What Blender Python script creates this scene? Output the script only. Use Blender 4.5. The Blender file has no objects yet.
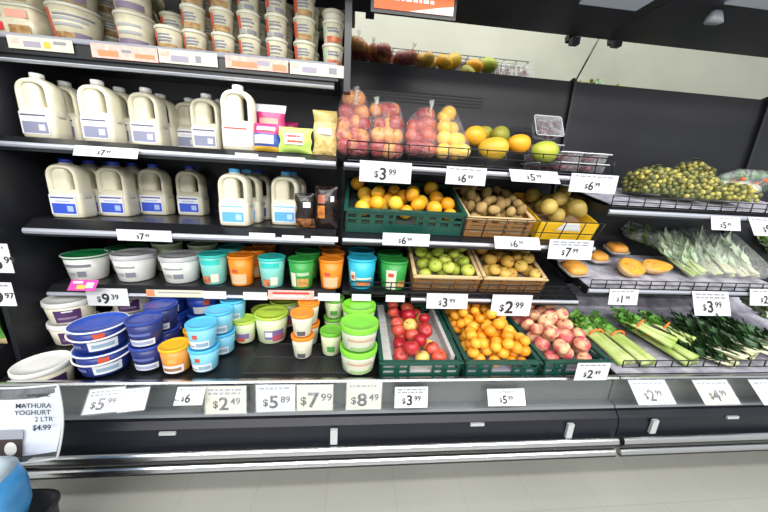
import bpy, math, random
from math import sin, cos, pi, radians, atan, atan2, sqrt, tan
from mathutils import Vector, Matrix, Euler
rnd = random.Random(7)
C = bpy.context.scene.collection
scene = bpy.context.scene
H = 1.36                      # height of the camera above the floor

# ------------------------------------------------------------------ camera
FPX = 300.0
def _rot(yaw, pitch, roll):
    cy, sy, cp, sp, cr, sr = cos(yaw), sin(yaw), cos(pitch), sin(pitch), cos(roll), sin(roll)
    fw = Vector((sy*cp, cy*cp, -sp)); rt = Vector((cy, -sy, 0)); up = rt.cross(fw)
    return cr*rt + sr*up, -sr*rt + cr*up, fw
RT, UP, FW = _rot(radians(5.98), radians(14.5), radians(3.29))
def ray(u, v):
    d = RT*((u-384)/FPX) - UP*((v-256)/FPX) + FW
    return d/d.y
def at(u, v, Y):              # point of the place seen at pixel u,v at distance Y behind the camera plane
    r = ray(u, v); return Vector((r.x*Y, Y, H + r.z*Y))
def on(u, v, z0, s=0., Y0=0.):  # point where that sight line meets the surface z = z0 + s (y - Y0)
    r = ray(u, v); Y = (z0 - s*Y0)/(r.z - s); return Vector((r.x*Y, Y, H + r.z*Y))
def pix(P):
    d = Vector(P) - Vector((0, 0, H)); z = d.dot(FW)
    return 384 + FPX*d.dot(RT)/z, 256 - FPX*d.dot(UP)/z
cd = bpy.data.cameras.new('camera'); cam = bpy.data.objects.new('camera', cd); C.objects.link(cam)
cd.sensor_fit = 'HORIZONTAL'; cd.sensor_width = 36; cd.lens = 36*FPX/768; cd.clip_start = .02
M = Matrix.Identity(4)
for i in range(3):
    M[i][0], M[i][1], M[i][2] = RT[i], UP[i], -FW[i]
M[2][3] = H
cam.matrix_world = M; scene.camera = cam

# ------------------------------------------------------------------ materials
def lin(c):
    if isinstance(c, str):
        c = [int(c[i:i+2], 16)/255 for i in (0, 2, 4)]
    return tuple(x/12.92 if x <= .04045 else ((x+.055)/1.055)**2.4 for x in c[:3]) + (1,)
MATS = {}
def mat(name, col, rough=.5, metal=0., col2=None, scale=8., bump=0., bscale=None, rand=0., alpha=1., trans=0., spec=.5, coat=0., sss=0., emit=0., lo=.35, hi=.65, wave=None):
    if name in MATS: return MATS[name]
    m = bpy.data.materials.new(name); m.use_nodes = True; MATS[name] = m
    nt = m.node_tree; n = nt.nodes; l = nt.links
    b = n['Principled BSDF']
    b.inputs['Roughness'].default_value = rough; b.inputs['Metallic'].default_value = metal
    b.inputs['Specular IOR Level'].default_value = spec
    b.inputs['Base Color'].default_value = lin(col)
    b.inputs['Alpha'].default_value = alpha
    b.inputs['Transmission Weight'].default_value = trans
    b.inputs['Coat Weight'].default_value = coat
    if sss:
        b.inputs['Subsurface Weight'].default_value = sss; b.inputs['Subsurface Radius'].default_value = (.02, .018, .012)
        b.inputs['Subsurface Scale'].default_value = .5
    if emit:
        b.inputs['Emission Color'].default_value = lin(col); b.inputs['Emission Strength'].default_value = emit
    tc = n.new('ShaderNodeTexCoord')
    outc = None
    if col2 is not None or rand:
        oi = n.new('ShaderNodeObjectInfo')
        ad = n.new('ShaderNodeVectorMath'); ad.operation = 'ADD'
        cx = n.new('ShaderNodeVectorMath'); cx.operation = 'SCALE'; cx.inputs[0].default_value = (13, 7, 23)
        l.new(oi.outputs['Random'], cx.inputs['Scale']); l.new(tc.outputs['Object'], ad.inputs[0]); l.new(cx.outputs[0], ad.inputs[1])
        c2 = col2 if col2 is not None else col
        if wave:
            t = n.new('ShaderNodeTexWave'); t.inputs['Scale'].default_value = scale; t.inputs['Distortion'].default_value = wave
            t.bands_direction = 'Z'
        else:
            t = n.new('ShaderNodeTexNoise'); t.inputs['Scale'].default_value = scale; t.inputs['Detail'].default_value = 3
        l.new(ad.outputs[0], t.inputs['Vector'])
        mr = n.new('ShaderNodeMapRange'); mr.inputs[1].default_value = lo; mr.inputs[2].default_value = hi
        f = t.outputs['Fac']
        if rand:
            a = n.new('ShaderNodeMath'); a.operation = 'MULTIPLY_ADD'; a.inputs[1].default_value = rand; 
            l.new(oi.outputs['Random'], a.inputs[0]); l.new(f, a.inputs[2])
            a2 = n.new('ShaderNodeMath'); a2.operation = 'SUBTRACT'; a2.inputs[1].default_value = rand/2; l.new(a.outputs[0], a2.inputs[0]); f = a2.outputs[0]
        l.new(f, mr.inputs[0])
        mx = n.new('ShaderNodeMix'); mx.data_type = 'RGBA'
        mx.inputs[6].default_value = lin(col); mx.inputs[7].default_value = lin(c2)
        l.new(mr.outputs[0], mx.inputs[0]); l.new(mx.outputs[2], b.inputs['Base Color'])
    if bump:
        t = n.new('ShaderNodeTexNoise'); t.inputs['Scale'].default_value = bscale or scale; t.inputs['Detail'].default_value = 2
        l.new(tc.outputs['Object'], t.inputs['Vector'])
        bp = n.new('ShaderNodeBump'); bp.inputs['Strength'].default_value = bump; bp.inputs['Distance'].default_value = .01
        l.new(t.outputs['Fac'], bp.inputs['Height']); l.new(bp.outputs[0], b.inputs['Normal'])
    return m
def film(name, col=(.9, .92, .95), clear=.8, bump=.6, bscale=25, rough=.12):
    if name in MATS: return MATS[name]
    m = bpy.data.materials.new(name); m.use_nodes = True; MATS[name] = m
    nt = m.node_tree; n = nt.nodes; l = nt.links; n.remove(n['Principled BSDF'])
    o = n['Material Output']; tr = n.new('ShaderNodeBsdfTransparent'); g = n.new('ShaderNodeBsdfPrincipled')
    g.inputs['Base Color'].default_value = lin(col); g.inputs['Roughness'].default_value = rough
    tc = n.new('ShaderNodeTexCoord'); t = n.new('ShaderNodeTexNoise'); t.inputs['Scale'].default_value = bscale; t.inputs['Detail'].default_value = 4
    t.inputs['Distortion'].default_value = 1.2
    l.new(tc.outputs['Object'], t.inputs['Vector'])
    if bump:
        bp = n.new('ShaderNodeBump'); bp.inputs['Strength'].default_value = bump; bp.inputs['Distance'].default_value = .02
        l.new(t.outputs['Fac'], bp.inputs['Height']); l.new(bp.outputs[0], g.inputs['Normal'])
    mr = n.new('ShaderNodeMapRange'); mr.inputs[1].default_value = .4; mr.inputs[2].default_value = .75
    mr.inputs[3].default_value = min(1, (1-clear)*.5); mr.inputs[4].default_value = min(1, (1-clear)*1.7)
    l.new(t.outputs['Fac'], mr.inputs[0])
    mx = n.new('ShaderNodeMixShader'); l.new(mr.outputs[0], mx.inputs[0]); l.new(tr.outputs[0], mx.inputs[1]); l.new(g.outputs[0], mx.inputs[2])
    l.new(mx.outputs[0], o.inputs['Surface'])
    return m

black = mat('black_plastic', '17181c', .38)
panelm = mat('dark_panel', '1b1c21', .38, col2='202127', scale=3, spec=.3)
shelfm = mat('shelf_black', '1b1c20', .28)
navy = mat('bumper_navy', '191b23', .4, spec=.35)
steel = mat('steel', 'd4d6d8', .22, 1.)
railm = mat('price_rail', 'b4b8c4', .32, .35)
wirem = mat('black_wire', '0d0d0f', .35)
white = mat('white_card', 'd6d9dd', .5)
cream = mat('cream_card', 'd3d1bd', .5)
ink = mat('print_black', '22242a', .6)
inkg = mat('print_grey', '8b8e96', .6)

# ------------------------------------------------------------------ mesh builder
class MB:
    def __init__(s): s.v, s.f, s.m, s.s = [], [], [], []
    def add(s, vf, mi=0, T=None, smooth=True):
        vs, fs = vf; o = len(s.v)
        s.v += [tuple(T @ Vector(p)) if T is not None else tuple(p) for p in vs]
        for f in fs:
            s.f.append(tuple(o+i for i in f)); s.m.append(mi); s.s.append(smooth)
        return s
    def mesh(s, name, mats):
        me = bpy.data.meshes.new(name); me.from_pydata(s.v, [], s.f)
        for m in (mats if isinstance(mats, (list, tuple)) else [mats]): me.materials.append(m)
        me.polygons.foreach_set('material_index', s.m); me.polygons.foreach_set('use_smooth', s.s)
        me.update(); return me
    def build(s, name, mats, parent=None, M=None): return ob(name, s.mesh(name, mats), parent, M)
def ob(name, me, parent=None, M=None):
    o = bpy.data.objects.new(name, me); C.objects.link(o)
    if parent is not None: o.parent = parent
    if M is not None: o.matrix_local = M
    return o
def thing(name, label, cat, M=None, group=None, me=None):
    o = bpy.data.objects.new(name, me); C.objects.link(o)
    if M is not None:
        o.matrix_world = M if isinstance(M, Matrix) else Matrix.Translation(M)
    o['label'] = label; o['category'] = cat
    if group: o['group'] = group
    return o
def T(x, y=None, z=None): return Matrix.Translation((x, y, z) if y is not None else x)
def Rx(a): return Matrix.Rotation(a, 4, 'X')
def Ry(a): return Matrix.Rotation(a, 4, 'Y')
def Rz(a): return Matrix.Rotation(a, 4, 'Z')
def Sc(x, y, z): return Matrix.Diagonal((x, y, z, 1))
def box(x0, x1, y0, y1, z0, z1):
    v = [(x, y, z) for z in (z0, z1) for y in (y0, y1) for x in (x0, x1)]
    return v, [(0, 2, 3, 1), (4, 5, 7, 6), (0, 1, 5, 4), (2, 6, 7, 3), (0, 4, 6, 2), (1, 3, 7, 5)]
def bx(x0, x1, y0, y1, z0, z1, mi=0): return MB().add(box(x0, x1, y0, y1, z0, z1), mi, smooth=False)
def lathe(prof, n=28, cap=True, a0=0., a1=2*pi):
    v, f = [], []; full = abs(a1-a0-2*pi) < 1e-6; k = n if full else n+1
    for r, z in prof:
        for i in range(k):
            a = a0 + (a1-a0)*i/n; v.append((r*cos(a), r*sin(a), z))
    for j in range(len(prof)-1):
        for i in range(n):
            i2 = (i+1) % k; f.append((j*k+i, j*k+i2, (j+1)*k+i2, (j+1)*k+i))
    if cap and full:
        f.append(tuple(range(k-1, -1, -1))); f.append(tuple((len(prof)-1)*k+i for i in range(k)))
    return v, f
def loft(rings, cap=True):
    n = len(rings[0]); v = [p for r in rings for p in r]; f = []
    for j in range(len(rings)-1):
        for i in range(n):
            i2 = (i+1) % n; f.append((j*n+i, j*n+i2, (j+1)*n+i2, (j+1)*n+i))
    if cap: f.append(tuple(range(n-1, -1, -1))); f.append(tuple((len(rings)-1)*n+i for i in range(n)))
    return v, f
def sup(a, b, z, n=32, e=4., cx=0, cy=0):
    out = []
    for i in range(n):
        t = 2*pi*i/n; c, s = cos(t), sin(t)
        out.append((cx+a*math.copysign(abs(c)**(2/e), c), cy+b*math.copysign(abs(s)**(2/e), s), z))
    return out
def tube(pts, rad, n=8, closed=False, flat=1.):
    pts = [Vector(p) for p in pts]; rings = []; N = len(pts); up = Vector((0, 0, 1)); prev = None
    for i, p in enumerate(pts):
        if closed: d = pts[(i+1) % N]-pts[i-1]
        else: d = pts[min(i+1, N-1)]-pts[max(i-1, 0)]
        d.normalize()
        if prev is None: a = d.cross(up if abs(d.z) < .9 else Vector((0, 1, 0))).normalized()
        else: a = (prev - d*prev.dot(d)).normalized()
        prev = a; b = d.cross(a); r = rad(i/(N-1)) if callable(rad) else rad
        rings.append([tuple(p + a*(r*cos(2*pi*k/n)) + b*(r*flat*sin(2*pi*k/n))) for k in range(n)])
    if closed: rings.append(rings[0])
    return loft(rings, not closed)
def ball(r, n=16, m=10, fn=None):
    v = [(0, 0, -r)]; f = []
    for j in range(1, m):
        t = -pi/2 + pi*j/m
        for i in range(n):
            a = 2*pi*i/n; v.append((r*cos(t)*cos(a), r*cos(t)*sin(a), r*sin(t)))
    v.append((0, 0, r))
    for i in range(n): f.append((0, 1+(i+1) % n, 1+i))
    for j in range(m-2):
        for i in range(n):
            a = 1+j*n+i; b = 1+j*n+(i+1) % n; f.append((a, b, b+n, a+n))
    L = len(v)-1
    for i in range(n): f.append((L, L-n+i, L-n+(i+1) % n))
    if fn: v = [fn(Vector(p)) for p in v]
    return v, f
def wires(segs, r=.0018, n=6):
    mb = MB()
    for p in segs: mb.add(tube(p, r, n))
    return mb
TXT = {}
def text_mesh(s, size, bold=0., align='CENTER'):
    k = (s, size, bold, align)
    if k not in TXT:
        cu = bpy.data.curves.new('txt', 'FONT'); cu.body = s; cu.size = size; cu.align_x = align; cu.offset = bold; cu.extrude = .0002
        cu.resolution_u = 3
        o = bpy.data.objects.new('txt', cu); C.objects.link(o); bpy.context.view_layer.update()
        me = bpy.data.meshes.new_from_object(o.evaluated_get(bpy.context.evaluated_depsgraph_get()))
        bpy.data.objects.remove(o); bpy.data.curves.remove(cu); me.materials.clear(); TXT[k] = me
    return TXT[k]
def text(s, size, m, parent, x, z, name='lettering', bold=0., align='CENTER', y=-.0012, rz=0.):
    me = text_mesh(s, size, bold, align).copy(); me.materials.append(m)
    return ob(name, me, parent, T(x, y, z) @ Rx(pi/2) @ Rz(rz))

# ------------------------------------------------------------------ room
def struct(name, mb, m):
    o = mb.build(name, m); o['kind'] = 'structure'; return o
fm = mat('floor_vinyl', 'a9aaa3', .32, col2='9fa09a', scale=1.6, lo=.3, hi=.7)
nt = fm.node_tree
tcn = nt.nodes.new('ShaderNodeTexCoord'); bt = nt.nodes.new('ShaderNodeTexBrick'); mpn = nt.nodes.new('ShaderNodeMapping')
mpn.inputs['Location'].default_value = (.087, .0, 0)
bt.offset = 0; bt.inputs['Scale'].default_value = 1; bt.inputs['Brick Width'].default_value = .305; bt.inputs['Row Height'].default_value = .305
bt.inputs['Mortar Size'].default_value = .0018; bt.inputs['Color1'].default_value = (1, 1, 1, 1); bt.inputs['Color2'].default_value = (.975, .975, .97, 1); bt.inputs['Mortar'].default_value = (.86, .85, .84, 1)
nt.links.new(tcn.outputs['Object'], mpn.inputs[0]); nt.links.new(mpn.outputs[0], bt.inputs[0])
bs = nt.nodes['Principled BSDF']; src = bs.inputs['Base Color'].links[0].from_socket
mxn = nt.nodes.new('ShaderNodeMix'); mxn.data_type = 'RGBA'; mxn.blend_type = 'MULTIPLY'; mxn.inputs[0].default_value = 1
nt.links.new(src, mxn.inputs[6]); nt.links.new(bt.outputs[0], mxn.inputs[7]); nt.links.new(mxn.outputs[2], bs.inputs['Base Color'])
struct('floor', bx(-7, 7, -6, 2.2, -.1, 0), fm)
struct('wall_back', bx(-7, 7, 2.1, 2.2, 0, 4.2), mat('wall_paint', '8d8f92', .7))
struct('ceiling', bx(-7, 7, -6, 2.2, 4.2, 4.3), mat('ceiling_paint', 'dededc', .8))

# ------------------------------------------------------------------ refrigerated display cases
XL, XM, XR, XE = -1.385, -.07, 1.207, 3.75
YB = 1.78
PRODUCE = {}
def slab_profile(x0, x1, prof, name, m, parent):     # extrude a (y,z) outline along x
    n = len(prof); v = [(x, y, H+z) for x in (x0, x1) for y, z in prof]
    f = [(i, (i+1) % n, n+(i+1) % n, n+i) for i in range(n)] + [tuple(range(n-1, -1, -1)), tuple(n+i for i in range(n))]
    return MB().add((v, f), 0, smooth=False).build(name, m, parent)
def rail(x0, x1, Y, ztop, hgt, parent, m=railm, name='price_rail'):
    prof = [(Y, ztop), (Y-.004, ztop-.003), (Y-.007, ztop-hgt*.5), (Y-.004, ztop-hgt+.003), (Y, ztop-hgt), (Y+.006, ztop-hgt), (Y+.006, ztop)]
    return slab_profile(x0, x1, prof, name, m, parent)
def shelf(x0, x1, Yf, z, Yb, zl, case, slope=0., th=.022, nose=None, hgt=.02, railx=None, nd=.032):
    """a shelf whose upper face passes z at y=Yf and rises by slope; price rail with its top at zl in front"""
    zb = z + slope*(Yb-Yf); n = nose or .03
    prof = [(Yf-.004, zl), (Yf+n, z+slope*n), (Yb, zb), (Yb, zb-th), (Yf+.02, zl-nd), (Yf-.002, zl-nd)]
    s = slab_profile(x0, x1, prof, 'shelf', shelfm, case)
    a, b = railx or (x0+.004, x1-.004)
    r = rail(a, b, Yf-.005, zl, hgt, s)
    return s
def guard(x0, x1, Y, z0, z1, n, parent, tilt=0., rows=2, depth=0.):
    segs = []
    for i in range(rows+1):
        t = i/rows; segs.append([(x0, Y-tilt*t, H+z0+(z1-z0)*t), (x1, Y-tilt*t, H+z0+(z1-z0)*t)])
    for i in range(n+1):
        x = x0+(x1-x0)*i/n; segs.append([(x, Y, H+z0), (x, Y-tilt, H+z1)])
        if depth: segs.append([(x, Y, H+z0), (x, Y+depth, H+z0)])
    if depth:
        for t in (.5, 1.): segs.append([(x0, Y+depth*t, H+z0), (x1, Y+depth*t, H+z0)])
    return wires(segs, .0027).build('wire_guard', wirem, parent)

mirrorm = mat('mirror_glass', 'eef0e6', .03, 1.)
glass = bpy.data.materials.new('front_glass'); glass.use_nodes = True
_n = glass.node_tree.nodes; _l = glass.node_tree.links
_n.remove(_n['Principled BSDF'])
_tr = _n.new('ShaderNodeBsdfTransparent'); _tr.inputs[0].default_value = (.93, .95, .95, 1); _gl = _n.new('ShaderNodeBsdfGlossy'); _gl.inputs['Roughness'].default_value = .08
_mx = _n.new('ShaderNodeMixShader')
_mx.inputs[0].default_value = .06; _l.new(_tr.outputs[0], _mx.inputs[1]); _l.new(_gl.outputs[0], _mx.inputs[2]); _l.new(_mx.outputs[0], _n['Material Output'].inputs['Surface'])

def make_case(label, x0, x1, joints):
    c = thing('refrigerated_display_case', label, 'display case', (0, 0, 0), group='refrigerated cases along the wall')
    prev = x0
    for xj in joints:
        p = slab_profile(prev+.003, xj-.003, [(YB, -.83), (YB, .585), (YB+.05, .585), (YB+.05, -.83)], 'back_panel', panelm, c)
        prev = xj
    if x0 < 0:
        vh = MB()
        for r_ in range(4):
            for k in range(64): vh.add(box(.02+k*.0105, .026+k*.0105, YB-.0012, YB+.001, H+.405+r_*.016, H+.413+r_*.016), 0, smooth=False)
        vh.build('vent_holes', mat('vent_black', '08080a', .7), c)
    # mirror band leaning forward above the back panels
    prev = x0
    for xj in joints:
        y1, z1 = YB-MIRY, .585+MIRZ
        slab_profile(prev+.003, xj-.003, [(YB-.002, .585), (y1, z1), (y1+.012, z1+.01), (YB+.01, .595)], 'mirror', mirrorm, c)
        prev = xj
    slab_profile(x0, x1, [(YB+.02, -1.33), (1.216, -1.33), (1.216, -1.17), (1.075, -1.15), (1.075, -.95), (YB+.02, -.95)], 'base', black, c)
    # canopy: dark underside, front fascia
    cn = slab_profile(x0, x1, [(YB-MIRY-.005, .60+MIRZ-.02), (1.0, .735), (.97, .76), (.97, 1.02), (YB+.05, 1.02), (YB+.05, .70+MIRZ)], 'canopy', mat('canopy_black', '1c1d26', .45), c)
    # front: return grille glass, dark bumper, two steel rails
    slab_profile(x0+.002, x1-.002, [(1.10, -.822), (1.10, -.95), (1.092, -.95), (1.092, -.822)], 'price_ledge', mat('ledge_grey', '6c6e6f', .45), c)
    slab_profile(x0+.002, x1-.002, [(1.066, -.806), (1.060, -.812), (1.064, -.820), (1.092, -.820), (1.092, -.812), (1.074, -.806)], 'deck_trim', steel, c)
    slab_profile(x0+.003, x1-.003, [(1.062, -.821), (1.062, -.943), (1.068, -.943), (1.068, -.821)], 'glass_front', glass, c)
    slab_profile(x0+.001, x1-.001, [(1.07, -.942), (1.052, -.945), (1.048, -.956), (1.054, -.962), (1.09, -.962), (1.09, -.942)], 'lower_trim', mat('trim_satin', '8f9296', .35, .6), c)
    slab_profile(x0+.001, x1-.001, [(1.08, -.96), (1.04, -.963), (1.02, -.985), (1.012, -1.02), (1.014, -1.14), (1.03, -1.155), (1.074, -1.155), (1.074, -.96)], 'bumper_panel', navy, c)
    for za, zb in ((-1.060, -1.104), (-1.122, -1.162)):
        pr = [(.988+.014*cos(t)*1.0, (za+zb)/2+(za-zb)/2*sin(t)) for t in [2*pi*k/16 for k in range(16)]]
        slab_profile(x0+.012, x1-.010, pr, 'bumper_rail', steel, c)
        # dark groove along the rail
        zc = za-(za-zb)*.62
        slab_profile(x0+.012, x1-.010, [(.9735, zc+.003), (.9735, zc-.004), (.99, zc-.004), (.99, zc+.003)], 'rail_groove', black, c)
    slab_profile(x0, x1, [(1.2, -1.359), (1.2, -1.18), (1.2145, -1.18), (1.2145, -1.359)], 'kick_plate', mat('kick_grey', '6a6b68', .5), c)
    return c
MIRY, MIRZ = .125, .165
case1 = make_case('dark refrigerated case holding the dairy shelves and the fruit crates', XL, XR, [XM, XR])
case2 = make_case('dark refrigerated case holding the sprouts, pumpkin and celery', XR+.004, XE, [2.46, XE])
# hinge tabs at the top of the mirror
for (u, v, cs) in ((575, 42, case1), (617, 44, case2), (370, 14, case1)):
    p = at(u, v, YB-MIRY-.012); bx(-.02, .02, -.01, .02, -.012, .02).build('mirror_clip', black, cs, T(p))
# upright post between dairy and fruit, and left end panel
slab_profile(-.061, -.035, [(1.352, .33), (1.352, .9), (1.40, .9), (1.40, .33)], 'post', black, case1)
slab_profile(XM-.01, XM+.01, [(YB-.03, -.80), (YB-.03, .60), (YB, .60), (YB, -.80)], 'upright', black, case1)
slab_profile(XL-.02, XL, [(1.08, -.90), (1.25, -.86), (1.25, -.5), (1.25, .9), (YB+.05, .9), (YB+.05, -1.34), (1.08, -1.34)], 'end_panel', panelm, case1)
slab_profile(XR-.012, XR+.0, [(YB-.02, -.80), (YB-.02, .59), (YB, .59), (YB, -.80)], 'upright', black, case1)
slab_profile(2.45, 2.47, [(YB-.02, -.80), (YB-.02, .59), (YB, .59), (YB, -.80)], 'upright', black, case2)
# shelves of the dairy bay
LT, Z1, Z2, Z3, ZD = .43, .08, -.245, -.545, -.82
sT = shelf(XL+.004, XM-.014, 1.372, LT, YB-.004, LT+.004, case1, nose=.02, hgt=.018)
slab_profile(XL+.004, XM-.014, [(1.365, LT-.062), (1.365, LT-.02), (1.40, LT-.02), (1.40, LT-.062)], 'shelf_front', black, sT)
slab_profile(XL+.03, XM-.03, [(1.362, .350), (1.355, .345), (1.362, .340), (1.375, .340), (1.375, .350)], 'light_strip', mat('led_cover', 'dfe4ee', .3, .3), sT)
slab_profile(XL+.03, XM-.03, [(1.375, .372), (1.375, .338), (1.43, .352), (1.43, .41)], 'light_housing', black, sT)
s1 = shelf(XL+.004, XM-.014, 1.36, Z1, YB-.004, .058, case1, nose=.03)
s2 = shelf(XL+.03, XM-.014, 1.35, Z2, YB-.004, -.278, case1, nose=.05, hgt=.024)
s3 = shelf(XL+.03, XM-.014, 1.385, Z3, YB-.004, -.572, case1, nose=.03, nd=.016, th=.016, hgt=.018)
# shelves of the fruit bay
p1 = shelf(XM+.014, XR-.004, 1.36, .062, YB-.004, .058, case1, nose=.03)
guard(XM+.03, XR-.01, 1.362, .078, .146, 14, p1, tilt=0, rows=2, depth=.25)
TL2, TL3 = radians(22), radians(25)
p2 = shelf(XM+.014, XR-.004, 1.365, -.272, YB-.004, -.274, case1, slope=tan(TL2), nose=.01)
p3 = shelf(.291, XR-.004, 1.392, -.572, YB-.004, -.572, case1, slope=tan(TL3), nose=.01)
guard(.5, XR-.03, 1.358, -.265, -.15, 7, p2, tilt=.05, rows=2)
guard(XM+.06, XR-.05, 1.386, -.568, -.48, 12, p3, tilt=.04, rows=3)
# shelves of the vegetable bay
v1 = shelf(XR+.02, 2.45, 1.37, -.075, YB-.004, -.085, case2, slope=.2, nose=.01, hgt=.022)
v2 = shelf(XR+.02, 2.45, 1.38, -.500, YB-.004, -.500, case2, slope=.22, nose=.01, hgt=.022)
guard(XR+.03, 2.44, 1.366, -.070, -.02, 14, v1, rows=2, depth=.25)
guard(XR+.03, 2.44, 1.374, -.495, -.45, 14, v2, rows=2)
lmat = mat('liner_lilac', 'b9b8c4', .8, col2='8b8a99', scale=14, bump=1., bscale=18)
slab_profile(XR+.03, 2.44, [(1.372, -.062), (YB-.01, .02), (YB-.01, .024), (1.372, -.058)], 'paper_liner', lmat, v1)
slab_profile(XR+.03, 2.44, [(1.381, -.494), (YB-.01, -.405), (YB-.01, -.401), (1.381, -.490)], 'paper_liner', lmat, v2)
slab_profile(XM+.03, XR-.02, [(1.37, .067), (YB-.02, .067), (YB-.02, .071), (1.37, .071)], 'paper_liner', mat('liner_grey', '54555c', .8), p1)
# decks
grm = mat('grille_black', '101114', .35)
dk = slab_profile(-.97, XM+.1, [(1.10, ZD), (1.10, ZD-.03), (YB-.005, ZD-.03), (YB-.005, ZD)], 'deck', grm, case1)
slab_profile(XL+.002, -.972, [(1.285, ZD), (1.285, ZD-.03), (YB-.005, ZD-.03), (YB-.005, ZD)], 'deck', grm, case1)
slab_profile(XL+.002, -.972, [(1.101, ZD-.107), (1.101, ZD-.111), (1.285, ZD-.111), (1.285, ZD-.107)], 'deck_well', grm, case1)
mb = MB()
for i in range(46):
    x = -.44+i*.0105; mb.add(box(x, x+.005, 1.13, 1.36, H+ZD, H+ZD+.004), 0, smooth=False)
for y in (1.13, 1.245, 1.36): mb.add(box(-.445, .05, y-.003, y+.003, H+ZD, H+ZD+.006), 0, smooth=False)
mb.build('deck_grille', mat('grille_slat', '2c2d31', .35), dk)
slab_profile(XM+.102, XR-.003, [(1.10, -.868), (1.10, -.89), (YB-.005, -.82), (YB-.005, -.792)], 'deck', grm, case1)
DS = .10
slab_profile(XR+.008, XE-.01, [(1.102, -.815), (1.102, -.85), (YB-.005, -.78), (YB-.005, -.815+DS*.673)], 'deck', grm, case2)
slab_profile(XR+.02, XE-.02, [(1.104, -.812), (1.30, -.790), (1.5, -.772), (1.62, -.72), (1.74, -.60), (1.744, -.604), (1.624, -.724), (1.5, -.776), (1.30, -.794), (1.104, -.8145)], 'paper_liner', lmat, case2)
guard(XR+.02, XE-.05, 1.085, -.768, -.735, 30, case2, rows=1)
# steel clips on the bumper
for (u, v) in ((334, 436), (569, 430), (653, 426)):
    p = at(u, v, 1.005); bx(-.014, .014, -.008, .004, -.035, .035).build('bumper_clip', mat('clip_steel', 'cfd3d6', .35, .5), case1 if u < 620 else case2, T(p))
for (u, v, cs) in ((168, 433, case1), (477, 424, case1), (732, 417, case2)):
    p = at(u, v, 1.014); bx(-.03, .03, -.004, .004, -.006, .006).build('handle', mat('clip_steel', 'cfd3d6', .35, .5), cs, T(p.x, 1.012, p.z))
# lamps in the canopy underside, small bracket
lampm = mat('lamp_cover', '8f96a2', .4, emit=.22)
for (u0, u1, cs, y0, y1) in ((578, 636, case1, 1.02, 1.10), (722, 775, case2, 1.02, 1.10)):
    z = .742
    a = on(u0, 2, z); b = on(u1, 8, z)
    mb = bx(min(a.x, b.x), max(a.x, b.x), a.y-.15, a.y-.01, H+z-.012, H+z-.002); o = mb.build('light_fitting', lampm, cs)
p = on(714, 20, .70)
MB().add(loft([sup(.035, .02, -.01, 16, 3), sup(.03, .017, .01, 16, 3), sup(.02, .012, .03, 16, 3)]), 0).build('bracket', mat('bracket_grey', '8f939b', .4), case2, T(p))
# orange sign under the canopy
pa, pb = at(374, 10, 1.30), at(453, 14.5, 1.30)
w = pb.x-pa.x; cx = (pa.x+pb.x)/2; zb = (pa.z+pb.z)/2
sg = thing('hanging_sign', 'orange and white promotional sign hanging under the dark canopy', 'sign', (cx, 1.30, zb))
bx(-w/2-.012, w/2+.012, .002, .012, -.012, H+.735-zb).build('frame', black, sg)
bx(-w/2, w/2, -.001, .002, 0, H+.73-zb).build('orange_panel', mat('sign_orange', 'e8703a', .5, col2='e2622c', scale=5), sg)
MB().add(([(-.02, -.002, 0), (w/2, -.002, 0), (w/2, -.002, .03), (w*.32, -.002, .022), (w*.15, -.002, .012)], [(0, 1, 2, 3, 4)]), 0, smooth=False).build('white_swoosh', mat('sign_white', 'e9e7e2', .5), sg)
mb = MB(); x = -w*.25
for wd in (.018, .012, .022, .016, .01, .02, .014):
    mb.add(box(x, x+wd, -.003, -.0012, .030, .041), 0, smooth=False); x += wd+.006
mb.build('text_line', mat('sign_white', 'e9e7e2', .5), sg)
bx(w*.03, w*.12, -.003, -.0012, .055, .1).build('yellow_emblem', mat('sign_yellow', 'f0c040', .5), sg)

# ------------------------------------------------------------------ price tags
def split_price(s):
    i = s.index('$'); pre = s[:i]; num = s[i+1:]
    a, _, c = num.partition('.'); return pre.strip(), a, c
def price_tag(label, tl, br, Y, price, tilt=0., line=None, m=white, lines=1, holder=False, rz=0., group='price tags'):
    (u0, v0), (u1, v1) = tl, br
    a = at(u0, v0, Y); v0b = pix((at(u1, v0, Y).x, Y, a.z))[1]
    b = at(u1, v0b, Y); w = b.x-a.x; cx = (a.x+b.x)/2; top = a.z
    lo, hi = .005, .4
    for _ in range(30):
        h = (lo+hi)/2; q = pix((b.x, Y-h*sin(tilt), top-h*cos(tilt)))
        if q[1] < v1: lo = h
        else: hi = h
    t = thing('price_tag', label, 'price tag', T(cx, Y, top) @ Rz(rz) @ Rx(-tilt), group)
    bx(-w/2, w/2, -.0005, .0005, -h, 0).build('card', m, t)
    if holder:
        bx(-w/2-.004, w/2+.004, -.0022, -.0016, -h-.004, .004).build('clear_cover', film('cover_film', clear=.85, bump=0), t)
    if price:
        pre, A, c = split_price(price)
        s = h*(.66 if line else .8); base = -h*.86
        x = -w*.05
        text(A, s, ink, t, x, base, 'price_text', s*.025)
        text('$', s*.55, ink, t, x-s*.42-(.2*s if len(A) > 1 else 0), base+s*.12, 'price_text', s*.01)
        if c: text(c, s*.5, ink, t, x+s*.58, base+s*.3, 'price_text', s*.01)
        if pre: text(pre.replace('for', ' for'), s*.34, ink, t, x-s*.66, base+s*.1, 'price_text', s*.005, 'RIGHT')
    if line:
        if isinstance(line, str): text(line, h*.2, ink, t, 0, -h*.24, 'name_text')
        else:
            mb = MB(); r = random.Random(label)
            for k in range(lines):
                x = -w*.42
                while x < w*.36:
                    d = w*r.uniform(.05, .16); mb.add(box(x, min(x+d, w*.42), -.0014, -.0005, -h*(.17+.13*k), -h*(.09+.13*k)), 0, smooth=False); x += d+w*.035
            mb.build('text_line', inkg, t)
    return t
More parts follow.
